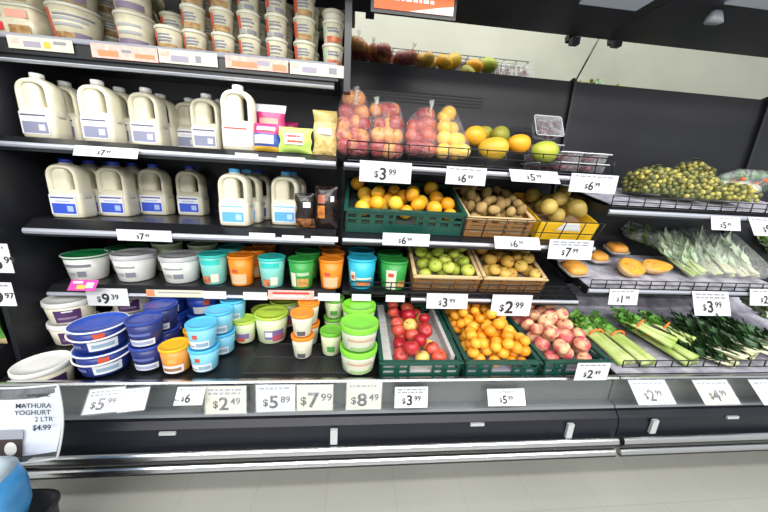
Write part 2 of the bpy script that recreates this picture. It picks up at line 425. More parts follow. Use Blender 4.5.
def strip(label, tl, br, Y, m=white, bits=None, tilt=0.):
    t = price_tag(label, tl, br, Y, None, tilt, None, m, group='shelf edge strips')
    c = t.children[0]; bb = [Vector(q) for q in c.bound_box]; w = max(q.x for q in bb)*2; h = -min(q.z for q in bb)
    for (x0, x1, z0, z1, mm) in bits or ():
        bx(w*(x0-.5), w*(x1-.5), -.0014, -.0005, -h*z1, -h*z0).build('printed_block', mm, t)
    return t
pinkp = mat('print_pink', 'e9a79c', .5, col2='efc0b4', scale=60); orp = mat('print_orange', 'e88a5e', .5); redp = mat('print_red', 'd0393c', .5); magp = mat('print_magenta', 'd0439b', .5)
lil = mat('print_lilac', '9d96a8', .5); yelp = mat('print_yellow', 'd8b640', .5)
# produce row one
YT1 = 1.347
price_tag('$3.99 price tag above the green crate of oranges', (360, 160), (412, 184), YT1, '$3.99')
price_tag('$6.99 price tag above the kiwifruit crate', (447, 166), (487, 186), YT1, '$6.99', line=True)
price_tag('slanting $5.99 price tag above the yellow fruit box', (509, 169), (557, 184), YT1, '$5.99', radians(38))
price_tag('$6.99 price tag under the clear trays at the end of the shelf', (572, 173), (619, 194), YT1, '$6.99', line=True)
price_tag('$6.99 price tag above the crate of green apples', (383, 232.5), (430, 246.5), 1.342, '$6.99')
price_tag('slanting $6.99 price tag above the crate of tan fruit', (494, 236), (539, 250), 1.342, '$6.99', radians(30))
price_tag('$7.99 price tag at the right end of the shelf below the yellow box', (550, 239), (594, 260), 1.342, '$7.99', radians(5), line=True, lines=2)
price_tag('$3.99 price tag hanging over the red apple crate', (427, 293), (468, 309), 1.372, '$3.99', radians(10))
price_tag('$2.99 price tag hanging over the crate of mandarins', (493, 294.5), (533, 316), 1.372, '$2.99')
price_tag('slanting $5.49 price tag below the bags of sprouts', (711, 216), (740, 231), 1.357, '$5.49', radians(18), line=True)
price_tag('price tag reading $9 cut by the edge of the photo', (748, 217), (785, 237), 1.357, '$9.99', radians(30), line=True)
price_tag('$1.99 price tag below the cut pumpkin', (610, 289), (639, 305), 1.367, '$1.99', radians(8), line=True)
price_tag('slanting $3.99 price tag below the bagged greens', (692, 291), (728, 316), 1.367, '$3.99', radians(22), line=True, lines=2)
price_tag('$2 price tag on the vegetable shelf at the edge of the photo', (750, 289), (785, 306), 1.367, '$2.99', radians(15), line=True)
# dairy tags
price_tag('$7.49 price tag under the silver labelled milk jugs', (75, 145), (139, 159), 1.345, '$7.49', radians(25))
price_tag('$7.49 price tag under the blue labelled milk jugs', (116, 229), (171, 242), 1.336, '$7.49')
price_tag('$9.39 price tag above the white and purple tubs', (85, 288), (127, 306), 1.372, '$9.39')
for i, (u0, v0, u1, v1, Y, lb) in enumerate([(235, 152.5, 258, 159, 1.348, 'small blank tag under the red labelled milk jug'), (277, 156, 305, 163, 1.348, 'small blank tag under the lime green packet'),
        (249, 232.5, 275, 239.5, 1.336, 'small blank tag right of the light blue capped jugs'), (282, 235, 304, 241, 1.336, 'small blank tag under the jug beside the nut bags'), (311, 236, 338, 242, 1.336, 'small blank tag under the dark nut bags'),
        (203, 291, 226, 299, 1.372, 'small blank tag under the first turquoise tub'), (243, 292, 267, 300, 1.372, 'small blank tag under the orange and turquoise tubs'), (318, 293, 340, 301, 1.372, 'small blank tag under the front orange tub by the post'),
        (352, 294, 371, 301, 1.372, 'small blank tag under the sky blue tub'), (386, 295, 405, 302, 1.372, 'small blank tag under the green tub beside the crates')]):
    price_tag(lb, (u0, v0), (u1, v1), Y, None, 0., None)
strip('pink promotional strip on the shelf below the green lidded tub', (72, 279.5), (99, 291), 1.345, magp, [(.1, .45, .15, .35, white), (.3, .6, .5, .85, yelp), (.62, .88, .25, .75, white)], radians(40))
strip('white and orange strip under the two white tubs', (146, 289.5), (203, 297.5), 1.372, cream, [(.0, .14, .05, .9, orp), (.2, .95, .3, .42, inkg)])
strip('red and white strip under the green tub', (268, 290), (314, 300), 1.372, pinkp, [(.1, .9, .2, .4, redp), (.1, .8, .55, .75, white)])
strip('cream price strip below the leftmost dip tubs', (6, 34.5), (72, 53.5), 1.360, cream, [(.05, .18, .2, .6, pinkp), (.24, .5, .35, .8, lil), (.55, .65, .3, .8, yelp), (.7, .9, .2, .45, inkg)])
strip('pink price strip below the large dip tubs', (90, 42.5), (157, 63), 1.360, pinkp, [(.1, .4, .45, .85, orp), (.45, .6, .3, .5, inkg), (.65, .95, .5, .8, orp)])
strip('cream price strip right of the pink strip', (158, 48.5), (217, 67.5), 1.360, cream, [(.03, .18, .1, .5, pinkp), (.2, .5, .4, .85, lil), (.62, .72, .3, .8, inkg)])
strip('pink and orange price strip below the middle dip tubs', (225, 55), (288, 73), 1.360, pinkp, [(.1, .5, .4, .85, orp), (.5, .7, .2, .6, lil), (.75, .97, .4, .9, orp)])
strip('cream price strip below the two dip tub stacks by the post', (290, 61), (345, 78.5), 1.360, cream, [(.03, .16, .1, .5, pinkp), (.22, .48, .35, .8, lil), (.7, .85, .25, .75, inkg)])
# tags on the front ledge, standing behind or leaning on the glass
YG = 1.048
price_tag('slanting $5.99 tag on the ledge below the blue pails', (92, 388.5), (124, 413), 1.03, '$5.99', radians(48), line=True, lines=2, holder=True, rz=radians(8))
price_tag('slanting blank tag in the holder beside the $5.99 ledge tag', (125, 388.5), (149, 411), 1.03, None, radians(48), line=True, holder=True, rz=radians(8))
price_tag('white 2 for $6 tag on the ledge below the yellow lidded tub', (178, 387), (206, 405), 1.04, '2for $6', radians(40), line=True)
price_tag('$2.49 tag on the ledge below the cyan tubs', (205, 386.5), (246, 413), YG, '$2.49', radians(8), line=True, lines=2, m=cream, holder=True)
price_tag('$5.89 tag on the ledge below the small lime lidded tub', (256, 385), (295, 411), YG, '$5.89', radians(5), line=True, holder=True)
price_tag('faded $7.99 tag on the ledge below the orange lidded tubs', (297, 385), (333, 410), YG, '$7.99', radians(5), m=cream, holder=True)
price_tag('$8.49 tag on the ledge below the lime lidded pails', (347, 382.5), (382, 409), YG, '$8.49', radians(3), line=True, m=cream, holder=True)
price_tag('$3.99 tag on the ledge below the red apple crate', (395, 387), (428, 407.5), YG, '$3.99', radians(15), line=True, lines=2)
price_tag('$5.99 tag lettered NZ Mandarins on the front ledge', (487, 389), (524, 405.5), YG, '$5.99', radians(30), line='NZ Mandarins')
price_tag('$2.49 tag fixed to the crate of peaches', (578, 363), (611, 380), 1.045, '$2.49', 0, line=True)
price_tag('slanting tag on the ledge below the celery', (628, 380.5), (664, 404), YG, '$2.99', radians(48), line=True, holder=True)
price_tag('slanting tag on the ledge below the dark leafy greens', (692, 380.5), (726, 404), YG, '$4.99', radians(48), line=True, m=cream, holder=True)
price_tag('slanting tag on the ledge at the right edge of the photo', (748, 380), (790, 404), YG, '$3.49', radians(48), line=True, holder=True)

# ------------------------------------------------------------------ tubs and pails
def patch(rb, rt, h, a0, a1, t0, t1, off=.0008, n=14):   # label bent round the tub wall; angle 0 faces the shopper
    r0, r1 = rb+(rt-rb)*t0+off, rb+(rt-rb)*t1+off
    return lathe([(r0, h*t0), (r1, h*t1)], n, False, -pi/2+radians(a0), -pi/2+radians(a1))
def tub_kind(rt, rb, h, body, lidm, labels=(), rim=None, lid_h=.012, handle=None, inset=.004, lidover=.0025, square=0.):
    P = []; hb = h-lid_h*.6
    if square:
        rings = [sup(rb*.96, rb*.72, 0, 40, square), sup(rb, rb*.75, .004, 40, square), sup(rt, rt*.75, hb, 40, square)]
        P.append(('body', MB().add(loft(rings)).mesh('body', body)))
        rings = [sup(rt+lidover, rt*.75+lidover, h-lid_h, 40, square), sup(rt+lidover, rt*.75+lidover, h-.002, 40, square), sup(rt-.003, rt*.75-.003, h, 40, square), sup(rt-.008, rt*.75-.008, h-inset, 40, square)]
        P.append(('lid', MB().add(loft(rings)).mesh('lid', lidm)))
        for (x0, x1, t0, t1, mm) in labels:
            f = lambda t: -(rb+(rt-rb)*t)*.75-.001
            v = [(x0*rt, f(t0), hb*t0), (x1*rt, f(t0), hb*t0), (x1*rt, f(t1), hb*t1), (x0*rt, f(t1), hb*t1)]
            P.append(('label', MB().add((v, [(0, 1, 2, 3)]), 0, smooth=False).mesh('label', mm)))
        return P
    P.append(('body', MB().add(lathe([(rb*.93, 0), (rb, .004), (rb+(rt-rb)*.5, hb*.5), (rt, hb)])).mesh('body', body)))
    R = rt+lidover
    P.append(('lid', MB().add(lathe([(R-.001, h-lid_h), (R, h-lid_h+.002), (R, h-.002), (R-.0015, h), (R-.006, h), (R-.008, h-inset), (R*.5, h-inset+.001), (.001, h-inset+.001)])).mesh('lid', lidm)))
    if rim: P.append(('rim', MB().add(tube([((R+.001)*cos(2*pi*i/32), (R+.001)*sin(2*pi*i/32), h-.003) for i in range(32)], .0032, 6, True)).mesh('rim', rim)))
    for (a0, a1, t0, t1, mm) in labels:
        P.append(('label', MB().add(patch(rb, rt, hb, a0, a1, t0, t1, .0006+.0003*len(P))).mesh('label', mm)))
    if handle:
        hm, dropang = handle; pts = []
        for i in range(25):
            a = pi*i/24; q = Vector((-(R+.004)*cos(a), -(R+.004)*sin(a), 0))
            z = h-lid_h-.012 - sin(a)*dropang; pts.append((q.x, q.y, z))
        P.append(('handle', MB().add(tube(pts, .0035, 6)).mesh('handle', hm)))
    return P
COUNT = {}
def put(kind, label, name, P, rz=0., group=None, cat='tub', tilt=0., tx=0.):
    P = Vector(P)+Vector((0, 0, .0015))
    t = thing(name, label, cat, T(P) @ Ry(tx) @ Rx(tilt) @ Rz(rz), group)
    for n_, me in kind: ob(n_, me, t)
    return t
def front(u, v, z, r):            # centre of a round base whose front edge is seen at pixel u,v on level z
    p = on(u, v, z); k = (p.y+r)/p.y
    return Vector((p.x*k, p.y+r, H+z))
whitep = mat('tub_white', 'dcdcd8', .4, sss=.0); creamp = mat('tub_cream', 'bfb99e', .3, col2='cfcab2', scale=30); lidw = mat('lid_white', 'e2e2e0', .35)
clearlid = mat('lid_clear', 'c6c4b2', .22); txt = mat('label_text', '7d7f8c', .6); food = mat('label_food', '8a6236', .55, col2='b3945f', scale=60)
foodr = mat('label_red_food', 'b04a2c', .55, col2='cf8a58', scale=40); lred = mat('label_red', 'c4523a', .5); lcream = mat('label_cream', 'dcd9c6', .5); lgrey = mat('label_grey', '9a9c9e', .55)
def T3(rows): return rows
dipl = [(-62, -30, .15, .85, lred), (-28, 40, .52, .60, txt), (-28, 30, .66, .72, txt), (-28, 34, .40, .46, txt), (-32, 60, .06, .30, food)]
dipl2 = [(-60, -34, .2, .85, lred), (-28, 40, .52, .60, txt), (-28, 30, .66, .72, txt), (-28, 30, .36, .41, txt), (-50, -10, .06, .25, lgrey), (0, 55, .08, .24, txt)]
dipl3 = [(-60, -34, .45, .85, mat('label_mint', 'a9c4a4', .5)), (-26, 40, .52, .60, txt), (-28, 30, .66, .72, txt), (-32, 60, .06, .32, foodr)]
DIP = [tub_kind(.0425, .036, .0835, creamp, clearlid, l) for l in (dipl, dipl2, dipl3)]
DIPB = tub_kind(.049, .041, .085, creamp, clearlid, dipl)
lowpot = tub_kind(.043, .038, .035, clearlid, clearlid)
cols = [('F', 196, 3, 0, 1.408, 'third'), ('G', 224, 3, 0, 1.408, ''), ('H', 250, 3, 1, 1.408, ''), ('I', 277, 3, 1, 1.408, ''), ('J', 304.5, 3, 0, 1.408, ''), ('K', 333, 2, 2, 1.408, '')]
tier = ['bottom', 'middle', 'top']; ords = ['sixth', 'fifth', 'fourth', 'third', 'second', 'first']
for ci, (nm, u, n, kd, Y, _) in enumerate(cols):
    for k in range(n):
        P = at(u, 45, Y+.045); P = Vector((P.x, P.y, H+LT+.0045+k*.084))
        rb_ = put(DIP[kd if k or nm != 'K' else 2], '%s clear dip tub in the %s stack from the post on the top shelf' % (tier[k] if n == 3 else ('lower', 'upper')[k], ords[ci]), 'dip_tub', P, rnd.uniform(-.12, .12), 'dip tubs on the top shelf')
    if nm != 'K':
        for k in range(n):
            P = at(u, 45, Y+.045); P = Vector((P.x+.004, P.y+.098, H+LT+.0045+k*.084))
            put(DIP[kd], '%s clear dip tub standing behind the %s front stack from the post' % (tier[k], ords[ci]), 'dip_tub', P, rnd.uniform(-.2, .2), 'dip tubs in the back row of the top shelf')
    else:
        put(lowpot, 'shallow lidded pot on top of the stack beside the post', 'dip_tub', Vector((P.x, P.y, H+LT+.0045+2*.084)), 0, 'dip tubs on the top shelf')
def topat(u, r, Y=1.405): 
    p = at(u, 40, Y+r); return Vector((p.x, Y+r, H+LT+.0045))
put(DIPB, 'single front dip tub between the large round tub and the tall stacks', 'dip_tub', topat(170.5, .05, 1.40), -.1, 'dip tubs on the top shelf')
for k in range(2): put(DIPB, ('lower', 'upper')[k]+' dip tub of the short stack behind the single front tub', 'dip_tub', topat(176, .05, 1.50)+Vector((0, .0, k*.0855)), .1, 'dip tubs on the top shelf')
bigl = [(-75, -45, .1, .9, lred), (-40, 45, .60, .68, lgrey), (-40, 30, .45, .52, lgrey), (-35, 60, .72, .77, txt), (-40, 50, .06, .28, food), (10, 50, .1, .3, mat('label_purple', '776a80', .5))]
BIGB = tub_kind(.083, .066, .128, creamp, clearlid, bigl); BIGD = tub_kind(.066, .056, .122, creamp, clearlid, [(-70, -48, .3, .7, lred), (-40, 40, .62, .70, lgrey), (-40, 40, .4, .48, lgrey), (-40, 60, .08, .26, mat('label_purple', '776a80', .5))])
SQA = tub_kind(.08, .069, .112, creamp, clearlid, [(-.85, -.35, .62, .9, lred), (-.15, .75, .62, .86, mat('label_salmon', 'd69a86', .5)), (-.75, -.35, .2, .45, redp), (-.15, .75, .08, .4, food)], square=5.)
for k in range(2):
    P = topat(29, .07); P.x = max(P.x, XL+.09); put(SQA, ('lower', 'upper')[k]+' rectangular salad tub at the left end of the top shelf', 'salad_tub', P+Vector((0, 0, k*.113)), 0, 'large tubs on the top shelf')
for k in range(2):
    put(BIGB, ('lower', 'upper')[k]+' large round tub with red stripe beside the rectangular tubs', 'salad_tub', topat(80, .083)+Vector((0, 0, k*.129)), .3, 'large tubs on the top shelf')
for k in range(2):
    put(BIGD, ('lower', 'upper')[k]+' round tub with grey lettering in the middle of the top shelf', 'salad_tub', topat(137.5, .066)+Vector((0, 0, k*.123)), .1, 'large tubs on the top shelf')
for k in range(3):
    put(DIPB, tier[k]+' orange labelled tub in the stack between the two large round tubs', 'dip_tub', topat(112, .05, 1.57)+Vector((0, 0, k*.0855)), .3, 'dip tubs on the top shelf')

# shelf three
greenl = mat('lid_green', '1f8f4d', .35); paleg = mat('tub_pale_green', 'c9d8ae', .4); tealp = mat('tub_teal', '35c3ba', .35); tealt = mat('tub_teal_clear', '7ec8be', .3)
orangep = mat('tub_orange', 'f2861f', .35); greenp = mat('tub_green', '2f9440', .35); bluep = mat('tub_sky', '2fb3d2', .35); greylid = mat('lid_grey', 'c7c7ca', .35)
KG = tub_kind(.083, .068, .122, whitep, greenl, [(-40, 45, .62, .74, txt), (-35, 0, .25, .4, lgrey), (5, 30, .22, .45, txt)], rim=lidw)
KW = tub_kind(.088, .07, .132, whitep, greylid, [(-30, 30, .6, .68, lgrey), (-35, -5, .25, .4, lgrey), (0, 30, .22, .42, txt)], lid_h=.022)
KP = tub_kind(.069, .058, .15, paleg, paleg, [(-30, 30, .3, .7, lcream)])
KT = tub_kind(.062, .05, .148, tealt, tealp, [(-45, 45, .72, .9, tealp), (-38, 0, .06, .32, foodr), (5, 40, .1, .4, lcream)])
KO = tub_kind(.0595, .049, .148, orangep, orangep, [(-40, 40, .08, .45, mat('label_peach', 'd8b48c', .5)), (-30, 0, .5, .62, lred)])
KGG = tub_kind(.062, .05, .148, greenp, greenp, [(-50, -20, .1, .6, lcream), (-15, 45, .1, .4, mat('label_corn', 'c9a15a', .5, col2='a8763a', scale=50)), (-15, 45, .5, .62, mat('label_mint', 'a9c4a4', .5))])
KB = tub_kind(.072, .06, .155, bluep, bluep, [(-55, -30, .3, .62, lcream), (-50, -34, .36, .5, lred), (-25, 40, .15, .3, foodr), (-25, 45, .36, .42, lcream)])
KGR = tub_kind(.07, .06, .15, greenp, greenp, [(-40, 5, .05, .75, lcream), (-30, -5, .5, .64, lred), (10, 55, .1, .35, mat('label_corn', 'c9a15a', .5))])
g3 = 'tubs on the shelf below the milk'
def s3put(k, u, v, r, lb, dy=0., dx=0., rz=0.):
    P = front(u, v, Z3, r); P.x = max(P.x, XL+.105); return put(k, lb, 'lidded_tub', P+Vector((dx, dy, 0)), rz, g3)
s3put(KG, 92, 282.5, .068, 'white tub with green lid at the left end of its shelf'); s3put(KG, 92, 282.5, .068, 'second green lidded white tub, behind the one at the shelf end', .139, .085)
s3put(KW, 139, 283, .07, 'wide white tub with grey lid beside the green lidded tub'); s3put(KP, 139, 283, .07, 'pale green tub behind the left wide white tub', .162, .06)
s3put(KW, 184, 284.5, .07, 'wide white tub with grey lid beside the turquoise tub'); s3put(KP, 184, 284.5, .07, 'pale green tub behind the right wide white tub', .162, .03)
s3put(KT, 216, 285.5, .05, 'turquoise tub beside the wide white tub'); s3put(KT, 216, 285.5, .05, 'turquoise tub in the second row behind the first turquoise one', .15, .03)
s3put(KO, 243, 287, .05, 'orange tub between the two turquoise tubs'); s3put(KO, 243, 287, .05, 'orange tub second in line behind the orange one between the turquoise tubs', .126, .02); s3put(KO, 243, 287, .05, 'orange tub third in line between the turquoise tubs', .25, .04)
s3put(KT, 273, 288.5, .05, 'turquoise tub beside the front green tub')
s3put(KGG, 302, 290, .05, 'green tub with cream label left of the orange tub by the post'); s3put(KGG, 302, 290, .05, 'green tub behind the green one left of the orange tub', .14, .01)
s3put(KO, 331, 290, .05, 'front orange tub left of the sky blue tub'); s3put(KO, 331, 290, .05, 'orange tub behind the front one left of the sky blue tub', .13, .0); s3put(KO, 331, 290, .05, 'orange tub at the back of the line left of the sky blue tub', .25, -.03)
KBX = front(361, 290, Z3, .06)
# the two blue and two green tubs stand just past the post on a level board of the fruit bay
bd = slab_profile(XM+.02, .286, [(1.396, Z3-.02), (1.396, Z3), (1.70, Z3), (1.70, Z3-.02)], 'level_board', shelfm, p3)
s3put(KB, 361, 290, .06, 'sky blue tub beside the post'); s3put(KB, 361, 290, .06, 'sky blue tub behind the front sky blue tub', .15, .0)
s3put(KGR, 393, 291, .06, 'green tub beside the crate of green apples', 0, -.004); s3put(KGR, 393, 291, .06, 'green tub behind the one beside the green apple crate', .14, -.012)

# deck of the dairy bay
limel = mat('lid_lime', 'b9d94e', .35); limeb = mat('tub_lime_clear', 'cfd9b0', .35); lgl = mat('lid_bright_green', '7ed23c', .35); lgb = mat('pail_clear', 'c4cbb6', .35)
dgl = mat('lid_leaf_green', '6cbb3a', .35); orl = mat('lid_orange', 'f58a22', .35); orb = mat('tub_milky', 'd5d2bd', .35)
navyp = mat('pail_blue', '23357f', .35); blueL = mat('lid_blue', '2d4fae', .3); navyt = mat('tub_navy', '262f6c', .35); cyl = mat('lid_cyan', '4cb6e6', .35); cyb = mat('tub_cyan', '7cc3df', .4)
yel = mat('lid_yellow', 'eab01d', .35); orgb = mat('tub_amber', 'dc8f3c', .4); purp = mat('label_plum', '4f3263', .5); ltxt = mat('label_band', 'd9dde4', .5)
KCY = tub_kind(.056, .046, .103, cyb, cyl, [(-45, 50, .08, .42, ltxt), (-40, -10, .16, .22, txt), (-5, 45, .16, .34, mat('label_bluegrey', '8aa5b8', .5)), (-15, 5, .55, .75, lred)])
KY = tub_kind(.054, .046, .112, orgb, yel, [(-50, 50, .05, .38, ltxt), (-40, 40, .14, .28, mat('label_rust', '9a6b45', .5)), (-10, 25, .5, .7, mat('label_gold', 'e6a85a', .5))])
KN = tub_kind(.062, .05, .108, navyt, mat('lid_navy', '2a3f94', .22), [(-45, 55, .06, .34, ltxt), (-38, 46, .12, .26, mat('label_bluegrey2', '9aa2c0', .5)), (-40, 40, .5, .62, mat('label_periwinkle', '5d68a6', .5))])
KPA = tub_kind(.088, .076, .100, navyp, blueL, [(-5, 58, .15, .58, ltxt), (2, 50, .26, .44, mat('label_bluegrey', '8aa5b8', .5)), (10, 32, .66, .95, lred), (-60, -20, .3, .45, mat('label_periwinkle', '5d68a6', .5))], rim=lidw, handle=(lidw, .012))
KBP = tub_kind(.078, .066, .100, mat('pail_royal', '2446a8', .35), mat('lid_royal', '2856c4', .3), [(-20, 55, .1, .5, ltxt), (20, 40, .6, .9, lred)])
KWP = tub_kind(.088, .076, .104, mat('pail_ivory', 'ded9c4', .35), lidw, [(-22, 40, .12, .78, purp), (-2, 22, .66, .74, ltxt), (-14, 30, .3, .4, mat('label_mauve', '8d7a9c', .5))], lid_h=.022)
KWL = tub_kind(.087, .078, .125, mat('pail_ivory', 'ded9c4', .35), lidw, [(10, 70, .3, .75, purp)], lid_h=.02)
KLS = tub_kind(.052, .043, .115, limeb, limel, [(-30, 40, .25, .5, mat('label_violet', '7d6aa0', .5)), (-25, 15, .12, .3, lred)])
KLB = tub_kind(.078, .066, .142, limeb, limel, [(-15, 60, .2, .55, mat('label_violet', '7d6aa0', .5)), (15, 62, .12, .36, mat('label_berry', 'b5546a', .5)), (-12, 15, .3, .5, ltxt)])
KOR = tub_kind(.049, .038, .109, orb, orl, [(-25, 25, .08, .3, mat('label_slate', '57565c', .5)), (-30, 30, .45, .8, lcream)], lid_h=.016)
KLG = tub_kind(.079, .068, .109, lgb, lgl, [(-40, 40, .15, .75, mat('label_sage', 'c3c6b2', .5)), (-40, 50, .52, .62, mat('label_terracotta', 'c09680', .5)), (-30, 50, .1, .25, mat('label_moss', '8ab070', .5))], lid_h=.026)
KGS = tub_kind(.05, .04, .118, limeb, dgl, [(-20, 25, .22, .48, mat('label_emerald', '4f9a4a', .5))], lid_h=.016)
KGB = tub_kind(.05, .04, .104, limeb, dgl, [(-20, 25, .22, .48, mat('label_emerald', '4f9a4a', .5))], lid_h=.016)
KBR = tub_kind(.055, .046, .11, limeb, limel, [(-40, 45, .25, .65, mat('label_berry', 'b5546a', .5))])
gd = 'yoghurt tubs on the bottom deck'
def dput(k, u, v, r, n, h, lb, dy=0., dx=0., z=ZD, rz=0., nm='yoghurt_tub', tilt=0, extra=.007):
    P = front(u, v, z, r)+Vector((dx, dy, extra))
    for i in range(n):
        w_ = lb if n == 1 else ('lower ', 'upper ')[i]+lb if n == 2 else tier[i]+' '+lb
        put(k, w_, nm, P+Vector((0, -sin(tilt)*i*h, i*h)), rz, gd, tilt=tilt)
WB = Vector((-1.293, 1.335, H+ZD)); 
for i in range(2): put(KWP, ('lower', 'upper')[i]+' ivory pail with plum label beside the end panel', 'yoghurt_pail', WB+Vector((0, .075, .002+i*.1055)), .35, gd, 'pail')
put(KWL, 'white lidded pail at the front left corner of the deck', 'yoghurt_pail', Vector((-1.245, 1.188, H+ZD-.105)), .3, gd, 'pail')
for i in range(2): put(KWP, ('lower', 'upper')[i]+' ivory pail in the row behind the blue pails', 'yoghurt_pail', Vector((-1.112, 1.53, H+ZD+.002+i*.1055)), .2, gd, 'pail')
dput(KPA, 108, 382, .076, 2, .1015, 'blue pail with white rim and handle at the front of the deck', nm='yoghurt_pail', rz=.25, dy=.012, dx=-.0)
dput(KN, 153, 373.5, .05, 2, .109, 'navy tub of the front stack beside the yellow lidded tub', rz=.1)
dput(KN, 152, 373.5, .05, 2, .109, 'navy tub of the stack behind the front navy stack', .131, -.01)
P = front(150, 340, ZD, .066)
for i in range(2):
    put(KBP, ('lower', 'upper')[i]+' royal blue tub with white label in the back rows, nearest the ivory pails', 'yoghurt_tub', Vector((-.93, 1.52, H+ZD+.002+i*.101)), .1, gd)
    put(KBP, ('lower', 'upper')[i]+' royal blue tub in the back rows, nearest the cyan tubs', 'yoghurt_tub', Vector((-.765, 1.52, H+ZD+.002+i*.101)), .1, gd)
dput(KY, 179, 376.5, .046, 1, 0, 'amber tub with yellow lid in front of the navy stack', rz=.1); dput(KY, 179, 376.5, .046, 1, 0, 'amber tub with yellow lid second in line', .14, .02)
dput(KCY, 207, 375, .046, 2, .104, 'cyan tub of the front stack beside the yellow lid'); dput(KCY, 207, 375, .046, 2, .104, 'cyan tub of the second stack from the front', .125, .018); dput(KCY, 207, 375, .046, 2, .104, 'cyan tub of the third stack from the front', .25, .03)
dput(KLS, 246, 345.5, .043, 1, 0, 'small lime lidded tub beside the cyan stacks'); dput(KBR, 246, 345.5, .043, 1, 0, 'lime lidded berry tub behind the small lime lidded tub', .13, .05)
dput(KLB, 273, 346, .066, 1, 0, 'large lime lidded tub with violet print'); dput(KLB, 273, 346, .066, 1, 0, 'large lime lidded tub behind the front one of its kind', .165, .03)
dput(KOR, 303, 361, .038, 2, .11, 'orange lidded tub of the front stack'); dput(KOR, 303, 361, .038, 2, .11, 'orange lidded tub of the stack behind', .115, .012)
dput(KGS, 331, 358, .04, 1, 0, 'small leaf green lidded tub standing alone'); dput(KGB, 331, 358, .04, 2, .105, 'leaf green lidded tub of the stack behind the single one', .17, -.0)
dput(KLG, 357.5, 377.5, .068, 2, .11, 'clear pail with bright green lid at the front edge', nm='yoghurt_pail'); dput(KLG, 357.5, 377.5, .068, 2, .11, 'bright green lidded pail of the stack behind', .18, .0, nm='yoghurt_pail')

# ------------------------------------------------------------------ milk jugs
milk = mat('milk_plastic', 'd6d1bb', .33, sss=.25); capb = mat('cap_blue', '2a43b8', .4); capl = mat('cap_sky', '4aa6e0', .4); capw = mat('cap_white', 'dfe0e0', .35)
JW, JD, JH = .132, .098, .252
def jug_kind(cap, stripe, block, text_m, capr=.0215, tall=0.):
    mb = MB(); a, b = JW/2, JD/2; hh = JH+tall; sh = .102
    mb.add(loft([sup(a*.93, b*.9, 0, 40, 5), sup(a*.98, b*.98, .006, 40, 5), sup(a, b, .03, 40, 5), sup(a, b, sh-.012, 40, 5), sup(a*.995, b*.9, sh, 40, 5), sup(a*.97, b*.62, sh+.018, 40, 4)]))
    # recessed wall above the shoulder, with the open grip at one side
    hs = hh-.028; zv = hs-.062; inner = []; ar = a-.0125
    def arch(q):                                  # outline of the shoulders: upright sides, rounded top
        c_, s_ = cos(q), sin(q)
        return -ar*math.copysign(abs(c_)**.72, c_), (zv+(hs-zv-.008)*abs(s_)**.72)
    for t in range(13):
        k = t/12; z = sh+.002+(hs-sh-.018)*k; e = max(0, (z-zv)/(hs-zv-.008))
        wl = ar*(1-e**2.75)**(.36) if e < 1 else .01; xr = min(a*.24, wl-.014)
        inner.append(sup(max(.012, (xr+wl)/2), b*.60, z, 40, 3, (xr-wl)/2))
    mb.add(loft(inner))
    pts = [(-ar, 0, sh-.02+(zv-sh+.02)*k/6) for k in range(6)]+[(arch(pi*k/28)[0], 0, arch(pi*k/28)[1]) for k in range(29)]+[(ar, 0, zv-(zv-sh+.02)*k/6) for k in range(1, 7)]
    mb.add(tube(pts, .0135, 14, flat=3.))
    mb.add(lathe([(.032, hs-.004), (.027, hs+.002), (.022, hs+.006), (.020, hs+.010)], 24))
    P = [('body', mb.mesh('body', milk))]
    P.append(('cap', MB().add(lathe([(capr, hs+.008), (capr+.0005, hs+.022), (capr-.0015, hs+.0245), (.001, hs+.0245)], 24)).mesh('cap', cap)))
    f = -b-.0006
    q = lambda x0, x1, z0, z1, y: ([(x0, y, z0), (x1, y, z0), (x1, y, z1), (x0, y, z1)], [(0, 1, 2, 3)])
    lb = MB().add(q(-.052, .05, .014, .098, f), 0, smooth=False).add(q(-.048, .044, .083, .089, f-.0004), 1, smooth=False).add(q(-.046, .046, .018, .062, f-.0004), 2, smooth=False)
    lb.add(q(.012, .036, .028, .052, f-.0008), 3, smooth=False).add(q(-.03, .03, .068, .074, f-.0004), 3, smooth=False)
    P.append(('label', lb.mesh('label', [mat('label_milk_white', 'dedede', .45), stripe, block, text_m])))
    return P
JS = jug_kind(capw, mat('jug_slate', '555a70', .5), mat('jug_silver', '8487a0', .5), mat('jug_pale', 'c4c6d0', .5))
JB = jug_kind(capb, mat('jug_navy', '2b3f94', .5), mat('jug_blue', '3152c0', .5), mat('jug_ice', '9fb2e2', .5))
JL = jug_kind(capl, mat('jug_sky2', '6cb0dc', .5), mat('jug_sky', '5aa4de', .5), mat('jug_ice2', 'a8cdea', .5))
JR = jug_kind(capw, mat('jug_red', 'd44338', .5), mat('jug_silver2', 'b4b6be', .5), mat('jug_pale2', 'd2d3d8', .5), .0215, .012)
def jugs(kind, u, v, z, lb, n, dys, group, dx=0.003, rz=0.):
    p = on(u, v, z); k = (p.y+JD/2)/p.y; P = Vector((p.x*k, p.y+JD/2, H+z+.0))
    o = ['front', 'second', 'third']
    for i in range(n):
        if P.y+dys*i > YB-JD/2-.004: break
        put(kind, o[i]+' '+lb, 'milk_jug', P+Vector((dx*i, dys*i, 0)), rz, group, 'milk jug')
gm1, gm2 = 'silver labelled milk jugs on the upper milk shelf', 'blue labelled milk jugs on the lower milk shelf'
def jugY(kind, u, v, Yf, z, lb, n, dys, group, dx=.003):
    r = ray(u, v); Yc = Yf+JD/2; X = r.x*Yf*(Yc/Yf); o = ['front', 'second', 'third']
    for i in range(n):
        if Yc+dys*i > YB-JD/2-.003: break
        put(kind, o[i]+' '+lb, 'milk_jug', Vector((X+dx*i, Yc+dys*i, H+z)), 0., group, 'milk jug')
